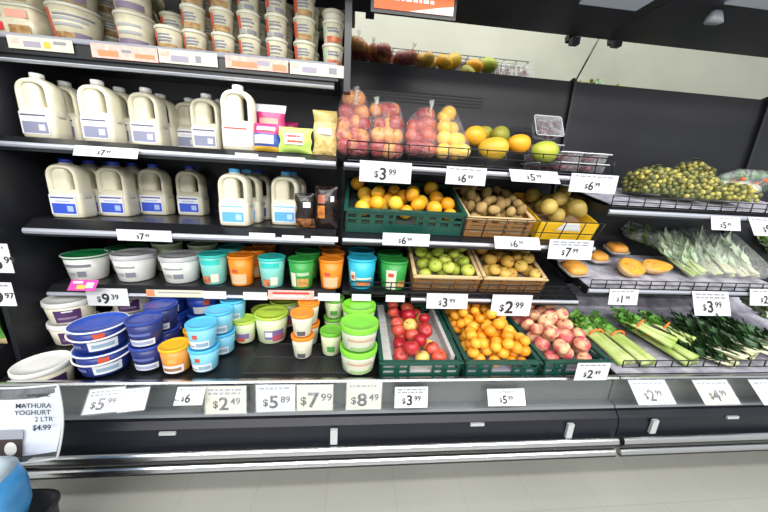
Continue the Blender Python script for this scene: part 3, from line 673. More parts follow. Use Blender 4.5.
jugY(JS, 47, 125, 1.43, Z1, 'silver labelled milk jug of the line nearest the end panel', 3, .103, gm1, .014)
jugY(JS, 104, 125, 1.46, Z1, 'silver labelled milk jug of the second line from the end panel', 3, .103, gm1, .014)
jugY(JS, 150, 125, 1.53, Z1, 'silver labelled milk jug of the third line from the end panel', 2, .104, gm1, .0)
jugY(JS, 191.5, 125, 1.675, Z1, 'silver labelled milk jug set back between two lines', 1, .104, gm1)
jugY(JS, 208.5, 125, 1.55, Z1, 'silver labelled milk jug left of the red labelled one', 2, .103, gm1, .02)
jugY(JR, 240, 125, 1.40, Z1, 'red labelled tall milk jug beside the packets', 1, .104, None)
jugs(JB, 77, 218.5, Z2, 'blue capped milk jug of the line nearest the end panel', 3, .103, gm2, .010)
jugs(JB, 122, 217, Z2, 'blue capped milk jug of the second line from the end panel', 3, .103, gm2, .010)
jugs(JB, 159.5, 215.5, Z2, 'blue capped milk jug of the third line from the end panel', 2, .1005, gm2, .004)
jugs(JB, 195, 216, Z2, 'blue capped milk jug of the fourth line, right of the others', 2, .1005, gm2, .022)
jugs(JL, 238, 226.5, Z2, 'sky blue capped milk jug of the line by itself', 2, .104, 'sky blue labelled milk jugs', .017)
p = on(238, 226.5, Z2); put(JB, 'navy capped milk jug behind two sky blue capped ones', 'milk_jug', Vector((p.x*(p.y+.05)/p.y+.036, p.y+.257+.01, H+Z2)), 0, gm2, 'milk jug')
jugs(JL, 287, 225.5, Z2, 'sky blue capped milk jug beside the dark nut bags', 2, .103, 'sky blue labelled milk jugs', .012)

# ------------------------------------------------------------------ packets
def pillow(w, h, d, bands, crimp=.012, nx=14, nz=18, seed=0):
    """an upright filled bag, bands = [(t0, t1, material)] from bottom to top"""
    r = random.Random(seed); ph = [r.uniform(0, 6) for _ in range(4)]
    def pt(i, j, side):
        x = (i/nx-.5); z = j/nz; k = (sin(pi*min(1, max(0, z))) ** .5)*(1-abs(2*x)**3)
        t = d/2*k*(1+.12*sin(7*x+ph[0])*sin(9*z+ph[1])); ww = w*(1-.06*sin(pi*z))
        return (x*ww+.003*sin(12*z+ph[2]), side*t, z*h)
    mb = MB(); vs = []; fs = []
    for side in (-1, 1):
        o = len(vs); vs += [pt(i, j, side) for j in range(nz+1) for i in range(nx+1)]
        for j in range(nz):
            for i in range(nx):
                q = (o+j*(nx+1)+i, o+j*(nx+1)+i+1, o+(j+1)*(nx+1)+i+1, o+(j+1)*(nx+1)+i)
                fs.append((q if side < 0 else q[::-1], (j+.5)/nz))
    mats = [b[2] for b in bands]
    mb.v = vs
    for q, t in fs:
        mi = next((k for k, b in enumerate(bands) if b[0] <= t <= b[1]), 0)
        mb.f.append(q); mb.m.append(mi); mb.s.append(True)
    return mb, mats
def packet(label, cx, Yc, z, w, h, d, bands, lean=0., rz=0., patches=(), name='snack_packet', cat='packet', seed=1):
    t = thing(name, label, cat, T(cx, Yc, H+z+.005) @ Rz(rz) @ Rx(-lean), None)
    mb, ms = pillow(w, h, d, bands, seed=seed); mb.build('wrapper', ms, t)
    for (x0, x1, z0, z1, m_) in patches:
        n = 6; v = []; 
        for j in range(n+1):
            for i in range(n+1):
                x = x0+(x1-x0)*i/n; zz = z0+(z1-z0)*j/n; k = (sin(pi*zz)**.5)*(1-abs(2*x)**3)
                v.append((x*w*.95, -d/2*k*1.12-.0015, zz*h))
        MB().add((v, [(j*(n+1)+i, j*(n+1)+i+1, (j+1)*(n+1)+i+1, (j+1)*(n+1)+i) for j in range(n) for i in range(n)])).build('printed_panel', m_, t)
    return t
mg = mat('pack_magenta', 'b9286a', .3); roy = mat('pack_blue', '3a55a8', .3); pw = mat('pack_white', 'd9dbe0', .35); pyel = mat('pack_yellow', 'dcae3a', .35); pgr = mat('pack_green', 'b9d86a', .35)
ptan = mat('pack_tan', 'c7b689', .4); pcl = mat('pack_clear', 'b99a52', .35, col2='e0cb8c', scale=60)
def s1x(u, Y): return ray(u, 130).x*Y
Y = 1.425; w = (ray(281, 130).x-ray(252, 130).x)*Y
packet('magenta and blue packet with yellow foot beside the red labelled jug', s1x(266, Y), Y, Z1, w, .115, .05, [(0, .18, pyel), (.18, .62, roy), (.62, 1, mg)], .08, 0, [(-.4, .3, .25, .55, pw), (-.3, .35, .72, .85, pw)])
Y = 1.50
packet('magenta and blue packet standing behind the first, white top showing', s1x(270, Y), Y, Z1, w*1.15, .205, .05, [(0, .5, roy), (.5, .82, mg), (.82, 1, pw)], .05, 0, [(-.3, .3, .5, .7, mat('label_salmon', 'd69a86', .5))], seed=3)
Y = 1.60
packet('magenta packet leaning in the back row beside the white topped one', s1x(283, Y), Y+.02, Z1, .13, .155, .05, [(0, .4, roy), (.4, 1, mg)], -.1, .2, seed=6)
Y = 1.41; w = (ray(312, 130).x-ray(278, 130).x)*Y
packet('lime green packet with red and white print', s1x(295, Y), Y, Z1, w, .105, .06, [(0, 1, pgr)], .1, 0, [(-.3, .28, .28, .72, mat('pack_print', 'd8d4d0', .4)), (-.26, .2, .56, .64, redp), (-.2, .26, .36, .44, lred)], seed=4)
Y = 1.43; w = (ray(337, 130).x-ray(313, 130).x)*Y
packet('clear tan packet with gold header beside the apple bags', s1x(325, Y), Y, Z1, w, .185, .05, [(0, .38, pcl), (.38, .62, ptan), (.62, .7, pcl), (.7, 1, mat('pack_gold', '9d8b4c', .35))], .04, 0, [(-.3, .3, .45, .58, pw)], seed=5)
blk = mat('pack_black', '0c0a0b', .22, col2='2a1d18', scale=50)
brn = mat('pack_brown', 'a4683a', .3, col2='150e0c', scale=60); 
def s2x(u, Y): return ray(u, 205).x*Y
Y = 1.40
packet('clear bag of brown nuts beside the sky blue capped jug', s2x(305, Y), Y, Z2+.0, .085, .155, .05, [(0, .3, brn), (.3, .75, blk), (.75, 1, mat('pack_smoke', '3a3634', .18, col2='141212', scale=40))], .03, .15, [(-.1, .3, .6, .75, pw)], 'nut_bag', 'packet', 8)
packet('black bag with orange window beside the green orange crate', s2x(326, Y), Y+.01, Z2, .1, .19, .06, [(0, .25, blk), (.25, .6, blk), (.6, 1, blk)], .03, -.1, [(-.38, .0, .25, .55, mat('pack_orange', 'cf8436', .35, col2='8c4a22', scale=40)), (-.35, .0, .6, .8, mat('pack_ember', '9c5a44', .35)), (.25, .4, .65, .78, pw)], 'nut_bag', 'packet', 9)

# ------------------------------------------------------------------ fruit
def fm_apple(r):
    def f(p):
        q = p/r; rr = sqrt(q.x*q.x+q.y*q.y); z = q.z
        z2 = z*.92 - (.22*math.exp(-(rr/.32)**2) if z > 0 else -.14*math.exp(-(rr/.3)**2)); k = 1+.05*z
        return (p.x*k, p.y*k, z2*r)
    return f
def fruit_mesh(kind, r, m):
    if kind == 'apple':
        mb = MB().add(ball(r, 16, 12, fm_apple(r)), 0); mb.add(tube([(0, 0, r*.68), (r*.05, 0, r*.9), (r*.14, 0, r*1.05)], r*.05, 5), 1)
        return mb.mesh('fruit', [m, mat('stem_brown', '5b4326', .7)])
    if kind == 'round':
        return MB().add(ball(r, 14, 10, lambda p: (p.x, p.y, p.z*.9))).mesh('fruit', m)
    if kind == 'kiwi':
        return MB().add(ball(r, 14, 10, lambda p: (p.x*1.25, p.y*.95, p.z*.92))).mesh('fruit', m)
    if kind == 'mango':
        return MB().add(ball(r, 16, 12, lambda p: (p.x*1.22+.16*p.z*p.z/r, p.y*.88, p.z*.92+.1*p.x*p.x/r))).mesh('fruit', m)
    if kind == 'pear':
        return MB().add(ball(r, 16, 12, lambda p: (p.x*(1-.22*max(0, p.z/r)), p.y*(1-.22*max(0, p.z/r)), p.z*1.18))).mesh('fruit', m)
m_orange = mat('skin_orange', 'efa41f', .42, col2='f8c63c', scale=12, rand=.9, bump=.12, bscale=180)
m_mand = mat('skin_mandarin', 'ec941a', .38, col2='f6b036', scale=14, rand=.9, bump=.12, bscale=200)
m_kiwi = mat('skin_kiwi', '8f7444', .75, col2='b0935c', scale=20, rand=.8, bump=.2, bscale=120)
m_gapple = mat('skin_green_apple', 'a8b840', .35, col2='c6cc5c', scale=12, rand=.8)
m_nashi = mat('skin_nashi', 'c79a42', .5, col2='d9b65a', scale=16, rand=.9)
m_apple = mat('skin_red_apple', 'a81c2c', .28, col2='d8604a', scale=14, rand=.5, lo=.45, hi=.75)
m_appley = mat('skin_blush_apple', 'd0523e', .3, col2='e9c26a', scale=10, rand=.9)
m_peach = mat('skin_peach', 'c4545a', .55, col2='eabf92', scale=26, rand=.16, lo=.4, hi=.6)
m_mango = mat('skin_mango', 'e2a62a', .4, col2='c6a632', scale=10, rand=.4)
m_mangog = mat('skin_green_mango', 'b9a93c', .4, col2='8f9a3c', scale=10)
m_papaya = mat('skin_papaya', '97823c', .5, col2='bda252', scale=14, rand=.9)
m_bapple = mat('skin_bagged_apple', '9c2a22', .3, col2='d8964a', scale=22, rand=.6, lo=.42, hi=.68)
m_pomo = mat('skin_dusky_apple', '8c2a2e', .35, col2='c06246', scale=14, rand=.8)
m_ypear = mat('skin_yellow', 'e4b32e', .4, col2='efc64c', scale=12, rand=.6)
FR = {}
def fruit(kind, r, m):
    k = (kind, round(r, 4), m.name)
    if k not in FR: FR[k] = fruit_mesh(kind, r, m)
    return FR[k]
def drop_heap(w, d, r, n, base=0., seed=1, trials=60, jit=.12, maxz=9, profile=None):
    R = random.Random(seed); S = []
    for _ in range(n):
        best = None; rr = r*(1+R.uniform(-jit, jit))
        for _ in range(trials):
            x, y = R.uniform(rr, w-rr), R.uniform(rr, d-rr)
            z = base(x, y)+rr if callable(base) else base+rr
            for (a, b, c, q) in S:
                dd = (x-a)**2+(y-b)**2; ss = (rr+q)*.985
                if dd < ss*ss: z = max(z, c+sqrt(ss*ss-dd))
            cost = z+(profile(x, y) if profile else 0)
            if best is None or cost < best[0]: best = (cost, x, y, z, rr)
        if best[3] < maxz: S.append(best[1:4]+(best[4],))
    return S
def fruits(S, Mx, kind, r, m, name, label, group, cat='fruit', upright=False, seed=3, extra=None, shrink=1.):
    R = random.Random(seed)
    for i, (x, y, z, rr) in enumerate(S):
        mm = m[R.choice(range(len(m)))] if isinstance(m, list) else m
        e = Euler((R.uniform(-.7, .7), R.uniform(-.7, .7), R.uniform(0, 6.28))) if upright else Euler((R.uniform(0, 6.28), R.uniform(0, 6.28), R.uniform(0, 6.28)))
        A = Mx @ T(x, y, z) @ e.to_matrix().to_4x4() @ Sc(shrink*rr/r, shrink*rr/r, shrink*rr/r)
        thing(name, label, cat, A, group, fruit(kind, r, mm))

def crate(label, P, w, d, h, tilt, m, style='plastic', group=None, rz=0., flare=.0, wallm=None):
    """open tray crate, P = front bottom centre; returns (root, matrix of its inner floor corner)"""
    t = thing('fruit_crate', label, 'crate', T(P) @ Rz(rz) @ Rx(tilt), group)
    th = .008; a = w/2
    mb = MB().add(box(-a, a, 0, d, 0, .008), 0, smooth=False); mb.build('base', m, t)
    def wall(x0, y0, x1, y1):
        L = sqrt((x1-x0)**2+(y1-y0)**2); mb = MB(); b = lambda s0, s1, z0, z1, e=0.: mb.add(box(s0, s1, -e, th+e, z0, z1), 0, smooth=False)
        if style == 'plastic':
            b(0, L, .008, h*.38); b(0, L, h*.80, h-.006); nb = max(3, int(L/.06))
            hw = min(.055, L*.2)
            for i in range(nb+1):
                s = L*i/nb
                if abs(s-L/2) > hw or True:
                    if abs(s-L/2) < hw: continue
                    b(max(0, s-.012), min(L, s+.012), h*.36, h*.82)
            b(0, L/2-hw, h*.56, h*.64); b(L/2+hw, L, h*.56, h*.64)
            b(L/2-hw-.006, L/2-hw+.006, h*.36, h*.82); b(L/2+hw-.006, L/2+hw+.006, h*.36, h*.82)
            for i in range(nb*2): b(L*(i+.3)/(nb*2), L*(i+.55)/(nb*2), .015, h*.36, .0015)
        else:
            b(0, L, .008, h*.2); b(0, L, h*.36, h*.46); b(0, L, h*.6, h*.7); b(0, L, h*.84, h-.006)
            for s in (.012, L*.33, L*.66, L-.012): b(s-.012, s+.012, .008, h-.006, .0012)
        A = T(x0, y0, 0) @ Rz(atan2(y1-y0, x1-x0))
        return mb.build('side_panel', m, t, A)
    wall(-a, 0, a, 0); wall(a, d, -a, d); wall(a, 0, a, d); wall(-a, d, -a, 0)
    rm = MB(); e = .006
    for (x0, x1, y0, y1) in ((-a-e, a+e, -e, .012), (-a-e, a+e, d-.012, d+e), (-a-e, -a+.012, 0, d), (a-.012, a+e, 0, d)):
        rm.add(box(x0, x1, y0, y1, h-.008, h), 0, smooth=False)
    rm.build('rim', wallm or m, t)
    return t, T(P) @ Rz(rz) @ Rx(tilt) @ T(-a+.0145, .0145, .009)
green_pl = mat('crate_green', '1a4d42', .4); tanp = mat('crate_tan', 'b08a54', .5); tanl = mat('crate_tan_rim', 'd9bc8c', .5); brw = mat('crate_brown', '8a6238', .55)
# crate of oranges on the tilted shelf
def shelfP2(x): return Vector((x, 1.405, H-.2525))
def ratio_x(u, v, Y): return ray(u, v).x*Y
xa, xb = -.049, ratio_x(466, 215, 1.38)
w0 = xb-xa-.012
TL = TL2
c, Mi = crate('dark green plastic crate of oranges beside the post', shelfP2((xa+xb)/2), w0, .345, .122, TL, green_pl)
def slope_base(lo, hi, d): return lambda x, y: lo+(hi-lo)*y/d
# cardboard riser inside so the fruit shows above the rim
bx(-w0/2+.012, w0/2-.012, .012, .333, .0085, .052).build('tray_liner', mat('liner_dark', '35433e', .7), c)
S = drop_heap(w0-.03, .31, .037, 30, .0437, 4, maxz=.125)
fruits(S, Mi, 'round', .037, m_orange, 'orange', 'ripe orange in the dark green crate beside the post', 'oranges in the green crate')
# kiwifruit crate
xa, xb = ratio_x(466, 216, 1.38), ratio_x(535, 216, 1.38); w1 = xb-xa-.014
c, Mi = crate('tan crate of kiwifruit beside the crate of oranges', shelfP2((xa+xb)/2+.001), w1, .345, .108, TL, brw, 'slat', wallm=tanl)
bx(-w1/2+.012, w1/2-.012, .012, .333, .0085, .05).build('tray_liner', mat('liner_card', 'b59c74', .8), c)
S = drop_heap(w1-.03, .31, .0285, 56, .042, 5, maxz=.13); fruits(S, Mi, 'kiwi', .0285, m_kiwi, 'kiwifruit', 'brown kiwifruit heaped in the tan crate', 'kiwifruit in the tan crate', shrink=.86)
# yellow box
xa, xb = ratio_x(538, 222, 1.38), ratio_x(598, 222, 1.38); w2 = xb-xa-.006
ybox = mat('box_yellow', 'e8bf1e', .5, col2='d9a818', scale=9)
c = thing('cardboard_box', 'yellow printed carton of papayas at the shelf end', 'box', T(shelfP2((xa+xb)/2+.004)) @ Rx(TL))
a = w2/2
mb = MB().add(box(-a, a, 0, .33, 0, .006), 0, smooth=False)
for q in ((-a, a, 0, .005), (-a, a, .325, .33), (-a, -a+.005, 0, .33), (a-.005, a, 0, .33)): mb.add(box(q[0], q[1], q[2], q[3], .004, .10), 0, smooth=False)
mb.build('carton', ybox, c)
MB().add(([(-.06, -.001, .055), (.07, -.001, .055), (.05, -.001, .098), (-.03, -.001, .098)], [(0, 1, 2, 3)]), 0, smooth=False).build('printed_panel', white, c)
bx(-a+.006, a-.006, .006, .324, .0065, .05).build('tray_liner', mat('liner_card', 'b59c74', .8), c)
Mi = T(shelfP2((xa+xb)/2+.004)) @ Rx(TL) @ T(-a+.008, .008, .0)
S = drop_heap(w2-.016, .3, .046, 13, .052, 9, maxz=.16); fruits(S, Mi, 'pear', .046, m_papaya, 'papaya', 'olive yellow papaya in the yellow carton', 'papayas in the yellow carton', shrink=.86)
# tan crates one shelf lower
def shelfP3(x): return Vector((x, 1.435, H-.5495))
for (ua, ub, lb, fm, kind, r, nm, flb, fg, n, sd) in ((412, 480, 'tan crate of green apples beside the green tubs', m_gapple, 'apple', .034, 'green_apple', 'small green apple in the tan crate', 'green apples in the tan crate', 26, 11),
                                  (481, 545, 'tan crate of nashi pears right of the green apples', m_nashi, 'apple', .033, 'nashi_pear', 'golden nashi pear in the right tan crate', 'nashi pears in the tan crate', 44, 12)):
    xa, xb = ratio_x(ua, 280, 1.42), ratio_x(ub, 280, 1.42); ww = xb-xa-.014
    c, Mi = crate(lb, shelfP3((xa+xb)/2), ww, .34, .098, TL3, brw, 'slat', wallm=tanl)
    bx(-ww/2+.012, ww/2-.012, .012, .328, .0085, .03).build('tray_liner', mat('liner_pulp', 'a59a88', .85), c)
    S = drop_heap(ww-.028, .31, r, n, .022, sd, maxz=.115, profile=lambda x, y: 0); fruits(S, Mi, kind, r, fm, nm, flb, fg, upright=True)
# deck crates
TD = radians(6.5)
spec = [(379, 462, 'dark green crate of red apples on the deck', [m_apple, m_apple, m_apple, m_appley], 'apple', .034, 'red_apple', 'red apple in the deck crate', 'red apples in the deck crate', 46, 21, .02),
        (464, 540, 'dark green crate of mandarins on the deck', m_mand, 'round', .0268, 'mandarin', 'mandarin heaped in the middle deck crate', 'mandarins in the deck crate', 125, 22, .03),
        (542, 614, 'dark green crate of peaches beside the celery', m_peach, 'apple', .037, 'peach', 'blushed peach in the right deck crate', 'peaches in the deck crate', 36, 23, .03)]
for (ua, ub, lb, fm, kind, r, nm, flb, fg, n, sd, lin_) in spec:
    Yc = 1.128; xa, xb = ratio_x(ua, 364, Yc), min(ratio_x(ub, 364, Yc), XR-.004); ww = xb-xa-.014; hh = .105
    c, Mi = crate(lb, Vector(((xa+xb)/2, Yc, H-.756-hh)), ww, .50, hh, TD, green_pl)
    lm = mat('liner_paper', 'b9bab8', .8, bump=.5, bscale=40) if nm == 'red_apple' else mat('liner_foam', '8d8fa0', .85)
    rise = .045
    o = bx(-ww/2+.012, ww/2-.012, .012, .488, .0085, rise).build('tray_liner', lm, c)
    if nm == 'red_apple':
        MB().add(box(-ww/2+.006, -ww/2+.05, .02, .48, rise, hh-.004), 0, smooth=False).add(box(ww/2-.032, ww/2-.014, .05, .48, rise, hh-.008), 0, smooth=False).build('paper_liner', lm, c)
        S = drop_heap(ww-.135, .455, r, n, rise-.009, sd, 240, maxz=.125); Mi = Mi @ T(.045, .0, 0)
        S.append((ww-.045-.014-.04-.045, .05, rise-.009+.045-.008, .036))
    elif nm == 'mandarin':
        S = drop_heap(ww-.03, .47, r, n, rise-.009, sd, maxz=.17)
    else: S = drop_heap(ww-.03, .47, r, n, rise-.009, sd, maxz=.17)
    fruits(S, Mi, kind, r, fm, nm, flb, fg, upright=True)

# bags of fruit
import bmesh
def hull_mesh(balls, infl, m, name='film', knot=None, squash=None):
    bm = bmesh.new()
    for (p, r) in balls:
        vs, _ = ball(r+infl, 12, 8)
        for v in vs: bm.verts.new(Vector(v)+Vector(p))
    if knot: 
        for k in range(6): bm.verts.new(Vector(knot)+Vector((.012*cos(k), .008*sin(k), 0)))
    bmesh.ops.convex_hull(bm, input=bm.verts)
    for v in [v for v in bm.verts if not v.link_faces]: bm.verts.remove(v)
    bmesh.ops.subdivide_edges(bm, edges=[e for e in bm.edges if e.calc_length() > .025], cuts=2, use_grid_fill=False)
    bmesh.ops.triangulate(bm, faces=bm.faces)
    me = bpy.data.meshes.new(name); bm.to_mesh(me); bm.free(); me.materials.append(m)
    for p in me.polygons: p.use_smooth = True
    return me
filmc = film('bag_film', (.9, .86, .87), .85, 1., 34); filmp = film('bag_film_lilac', (.80, .68, .72), .78, 1., 34); filmw = film('bag_film_white', (.92, .95, .93), .70, .9, 26)
def fruit_bag(label, pts, Y, r, kind, fm, fl, knot=None, name='fruit_bag', depth=0., ftie=None, fname='bagged_apple', dyf=.0):
    """pts are pixels of the fruit seen through the film; each lies at its own depth"""
    P = [(at(u, v, Y+dy), rr) for (u, v, dy, rr) in pts]
    base = min((p.z-rr for p, rr in P)); up_ = max(0, H+.085-base); P = [(p+Vector((0, 0, up_)), rr) for p, rr in P]; base += up_; c = sum((p for p, _ in P), Vector())/len(P); root = Vector((c.x, c.y, base))
    t = thing(name, label, 'bag', root, 'bags of fruit on the shelf')
    R = random.Random(len(label))
    for p, rr in P:
        ob(fname, fruit(kind, rr, fm), t, T(p-root) @ Euler((R.uniform(-1, 1), R.uniform(-1, 1), R.uniform(0, 6))).to_matrix().to_4x4())
    me = hull_mesh([(p-root, rr) for p, rr in P], .0035, ftie or filmc); ob('film', me, t)
    if knot:
        k = at(knot[0], knot[1], Y+.03)-root
        MB().add(tube([k+Vector((0, 0, -.05)), k+Vector((0, 0, -.02)), k+Vector((.004, 0, .0)), k+Vector((.002, 0, .02))], lambda s: .012 if s < .3 else .005+.012*(s-.3), 8)).build('knot', filmw, t)
    return t
def grid_pts(rows, dy0, step, r):
    out = []
    for j, (v, us) in enumerate(rows):
        for u in us: out.append((u+rnd.uniform(-2.2, 2.2), v+rnd.uniform(-2.5, 2.5), dy0+step*j+rnd.uniform(-.012, .012), r*rnd.uniform(.95, 1.12)))
    return out
YB1 = 1.425
fruit_bag('leftmost bag of red apples leaning on the post', grid_pts([(149, (345, 354, 362)), (137, (345, 354, 362)), (125, (345, 354, 362)), (113, (347, 356, 362)), (102, (352, 359))], 0, .022, .0365), YB1, .0365, 'apple', m_bapple, 0, (356, 92), ftie=filmp)
fruit_bag('tall bag of blushed apples right of the leftmost bag', grid_pts([(150, (380, 388, 396)), (138, (380, 388, 396)), (126, (380, 388, 396)), (114, (378, 387, 394))], 0, .024, .0365), YB1+.01, .0365, 'apple', m_bapple, 0, (376, 102))
fruit_bag('bag of dusky red apples next to the yellow bag', grid_pts([(150, (412, 421, 429)), (138, (412, 420, 428)), (126, (411, 420, 429)), (115, (421, 429))], 0, .024, .035), YB1+.02, .035, 'apple', m_pomo, 0, (431, 105), ftie=filmp)
fruit_bag('bag of yellow fruit at the end of the bagged apples', grid_pts([(152, (445, 453, 461)), (140, (445, 453, 460)), (128, (443, 452)), (116, (444, 450))], 0, .026, .035), YB1+.02, .035, 'round', m_ypear, 0, None, fname='yellow_fruit')
ZP1 = .0825
def loose(name, label, u, v, Y, r, kind, m, rz=0., group='loose mangoes on the shelf'):
    p = at(u, v, Y); z = H+ZP1+r*.9
    t = thing(name, label, 'fruit', T(p.x, p.y, max(z, p.z)) @ Rz(rz) @ Rx(rnd.uniform(-.2, .2)), group, fruit(kind, r, m)); return t
YM = 1.43
loose('mango', 'golden mango right of the bag of yellow fruit', 475.6, 136, YM+.05, .050, 'mango', m_mango, .5)
loose('mango', 'green mango tucked behind the two golden mangoes', 484, 134, YM+.17, .042, 'mango', m_mangog, .3)
loose('mango', 'large golden mango at the front of the wire shelf', 493, 149, YM, .057, 'mango', m_mango, -.5)
loose('mango', 'greenish mango behind the large golden one', 500, 136, YM+.13, .052, 'mango', m_mangog, .9)
loose('mango', 'orange mango left of the green front mango', 519, 144, YM+.04, .049, 'mango', m_orange, .2)
loose('mango', 'green mango in front of the dark clear punnet', 544.5, 152, YM-.0, .055, 'mango', mat('skin_lime_mango', 'b2b43e', .4, col2='9aa83c', scale=8), .1)
# punnets
clearp = film('punnet_clear', (.9, .91, .93), .70, .3, 12, .08)
def punnet(label, P, w, d, h, Rm, fm, n, kind='round', r=.011, col=None, lidm=None):
    t = thing('fruit_punnet', label, 'punnet', T(P) @ Rm, 'clear punnets on the shelf')
    mb = MB().add(loft([sup(w*.42, d*.42, 0, 32, 6), sup(w*.46, d*.46, h*.8, 32, 6), sup(w*.5, d*.5, h*.82, 32, 6), sup(w*.5, d*.5, h*.88, 32, 6), sup(w*.42, d*.42, h*.9, 32, 6), sup(w*.4, d*.4, h, 32, 6)]))
    mb.build('clear_tray', clearp, t)
    MB().add(tube([(w*.49*x, d*.49*y, h*.86) for x, y in ((-1, -.9), (-.9, -1), (.9, -1), (1, -.9), (1, .9), (.9, 1), (-.9, 1), (-1, .9))], .0025, 6, True)).build('rim', mat('punnet_rim', 'd8dade', .3), t)
    R = random.Random(n)
    for (x, y, z, rr) in drop_heap(w*.8, d*.8, r, n, .003, n, 20, maxz=h*.9-r):
        ob('berry', fruit('round', r, fm), t, T(x-w*.4, y-d*.4, z))
    return t
m_grape = mat('skin_grape', '4a2436', .35, col2='6e3a4c', scale=20, rand=.8); m_fig = mat('skin_fig', '5a3038', .4, col2='8c4a50', scale=20, rand=.8)
p = at(546, 140, 1.62)
for k in range(3): punnet(('bottom', 'middle', 'top')[k]+' flat clear punnet of grapes stacked behind the green front mango', Vector((p.x+.003*k, 1.64, H+ZP1+.002+k*.047)), .13, .17, .045, Rz(.05), m_grape, 14, r=.014)
punnet('clear punnet of dark grapes propped up on a stack of flat punnets', Vector((p.x, 1.66, H+ZP1+.002+.142+.065)), .155, .12, .06, Rx(radians(62)), m_grape, 40)
for i, (u, lb) in enumerate(((570, 'flat clear tray of dark plums left at the shelf end'), (595, 'flat clear tray of dark plums right at the shelf end'))):
    pa = at(u, 158, 1.44)
    for k in range(2):
        punnet(('lower ', 'upper ')[k]+lb, Vector((pa.x+.002*k, 1.50+.0*k, H+ZP1+k*.047)), .125, .20, .045, Rz(-.05), m_fig, 22, r=.014)

# ------------------------------------------------------------------ vegetable bay
S1 = (-.058, .2, 1.372)   # liner surfaces: level, rise, start
S2 = (-.490, .2225, 1.381)
def onS(u, v, S, up=0.): return on(u, v, S[0]+up, S[1], S[2])
m_spr = mat('sprout_green', '62652a', .5, col2='b3a850', scale=45, rand=.7)
SPR = .0122
sprm = MB().add(ball(SPR, 10, 8, lambda p: (p.x*.93, p.y*.93, p.z))).mesh('brussels_sprout', m_spr)
def veg_bag(label, L, R_, W, hgt, n, seed, S, tag=True):
    """a bag lying from point L to point R_"""
    L, R_ = Vector(L), Vector(R_); d = R_-L; ln = d.length; M0 = T(L) @ Rz(atan2(d.y, d.x)) @ Ry(-atan2(d.z, sqrt(d.x**2+d.y**2)))
    t = thing('sprout_bag', label, 'bag', M0, 'bags of brussels sprouts')
    Rr = random.Random(seed); Sx = []
    prof = lambda x: .35+.65*sin(pi*min(1, max(0, x/ln)))**.6
    Sx = drop_heap(ln, W, SPR, n, .003, seed, 40, .15, maxz=hgt, profile=lambda x, y: .5*((x/ln-.5)**2+(y/W-.5)**2)*hgt*2)
    Q = []
    Sx.sort(key=lambda q: q[1]-1.3*q[2])
    rest = MB()
    for i, (x, y, z, rr) in enumerate(Sx):
        y2 = (y-W/2); A = T(x, y2, z) @ Euler((Rr.uniform(0, 6), Rr.uniform(0, 6), 0)).to_matrix().to_4x4() @ Sc(rr/SPR, rr/SPR, rr/SPR); Q.append(((x, y2, z), rr))
        if i < 98: ob('brussels_sprout', sprm, t, A)
        else: rest.add(ball(SPR, 8, 6), 0, A)
    if rest.v: rest.build('sprout_heap', m_spr, t)['kind'] = 'stuff'
    ob('film', hull_mesh(Q, .002, film('net_film', (.8, .85, .75), .955, .9, 40)), t)
    zt = max(q[0][2]+q[1] for q in Q)
    v = [(ln*.5+.035*i-.035*1.0, -.03+.02*j, zt+.004-.0015*(i-1)**2-.003*abs(j-1)) for j in range(3) for i in range(3)]
    MB().add((v, [(j*3+i, j*3+i+1, j*3+i+4, j*3+i+3) for j in range(2) for i in range(2)])).build('label', mat('bag_label', 'c9d4c6', .4, col2='2f7a44', scale=30), t)
    return t
def sl(u, Y, W): r = ray(u, 195); return Vector((r.x*Y, Y, H+S1[0]+S1[1]*(Y+W/2-S1[2])+.006))
veg_bag('bag of brussels sprouts at the left end of the vegetable shelf', sl(628, 1.53, .19), sl(671, 1.51, .19), .19, .175, 270, 31, S1)
veg_bag('bag of brussels sprouts in the middle, front of the shelf', sl(671, 1.47, .15), sl(708, 1.465, .15), .15, .14, 190, 32, S1)
veg_bag('bag of brussels sprouts behind the middle one', sl(668, 1.665, .15), sl(702, 1.665, .15), .15, .20, 240, 33, S1)
veg_bag('bag of brussels sprouts right end, above the $5.49 tag', sl(711, 1.465, .15), sl(748, 1.46, .15), .15, .10, 130, 34, S1)
# white bag and green bag behind
def soft_bag(label, P, w, d, h, m, name='produce_bag', rz=0., cat='bag', inside=None):
    t = thing(name, label, cat, T(P) @ Rz(rz), None)
    r = random.Random(len(label))
    me = MB().add(ball(1, 24, 14, lambda p: (p.x*w/2*(1+.08*sin(9*p.y+3*p.z)), p.y*d/2*(1+.06*sin(7*p.x)), (p.z*.5+.5)*h*(1+.08*sin(8*p.x+5*p.y))))).mesh('film', m)
    ob('film', me, t); return t
p = at(735, 200, 1.56)
soft_bag('white film bag behind the right hand sprouts', Vector((p.x, 1.60, H-.058+.2*(.33)+.008)), .30, .2, .08, film('bag_white', (.93, .93, .9), .25, .8, 20))
tb = thing('produce_bag', 'bag of green vegetables with orange printing behind the white film bag', 'bag', Vector((at(745, 180, 1.66).x, 1.67, H-.058+.2*.40+.02)), None)
P0 = []
for k in range(34):
    x, y, z = rnd.uniform(-.17, .22), rnd.uniform(-.06, .06), rnd.uniform(.02, .10)
    P0.append((Vector((x, y, z)), .024))
    ob('floret', fruit('round', .024, mat('leaf_broc', '3f6a40', .6, col2='6f9a68', scale=60, bump=.4, bscale=90)), tb, T(x, y, z))
for k in range(8):
    x = -.16+k*.05; MB().add(ball(.012, 10, 6)).build('carrot_end', mat('carrot', 'd9622a', .45), tb, T(x, -.075, .05+.02*sin(k*2)))
ob('film', hull_mesh(P0, .004, filmw), tb)

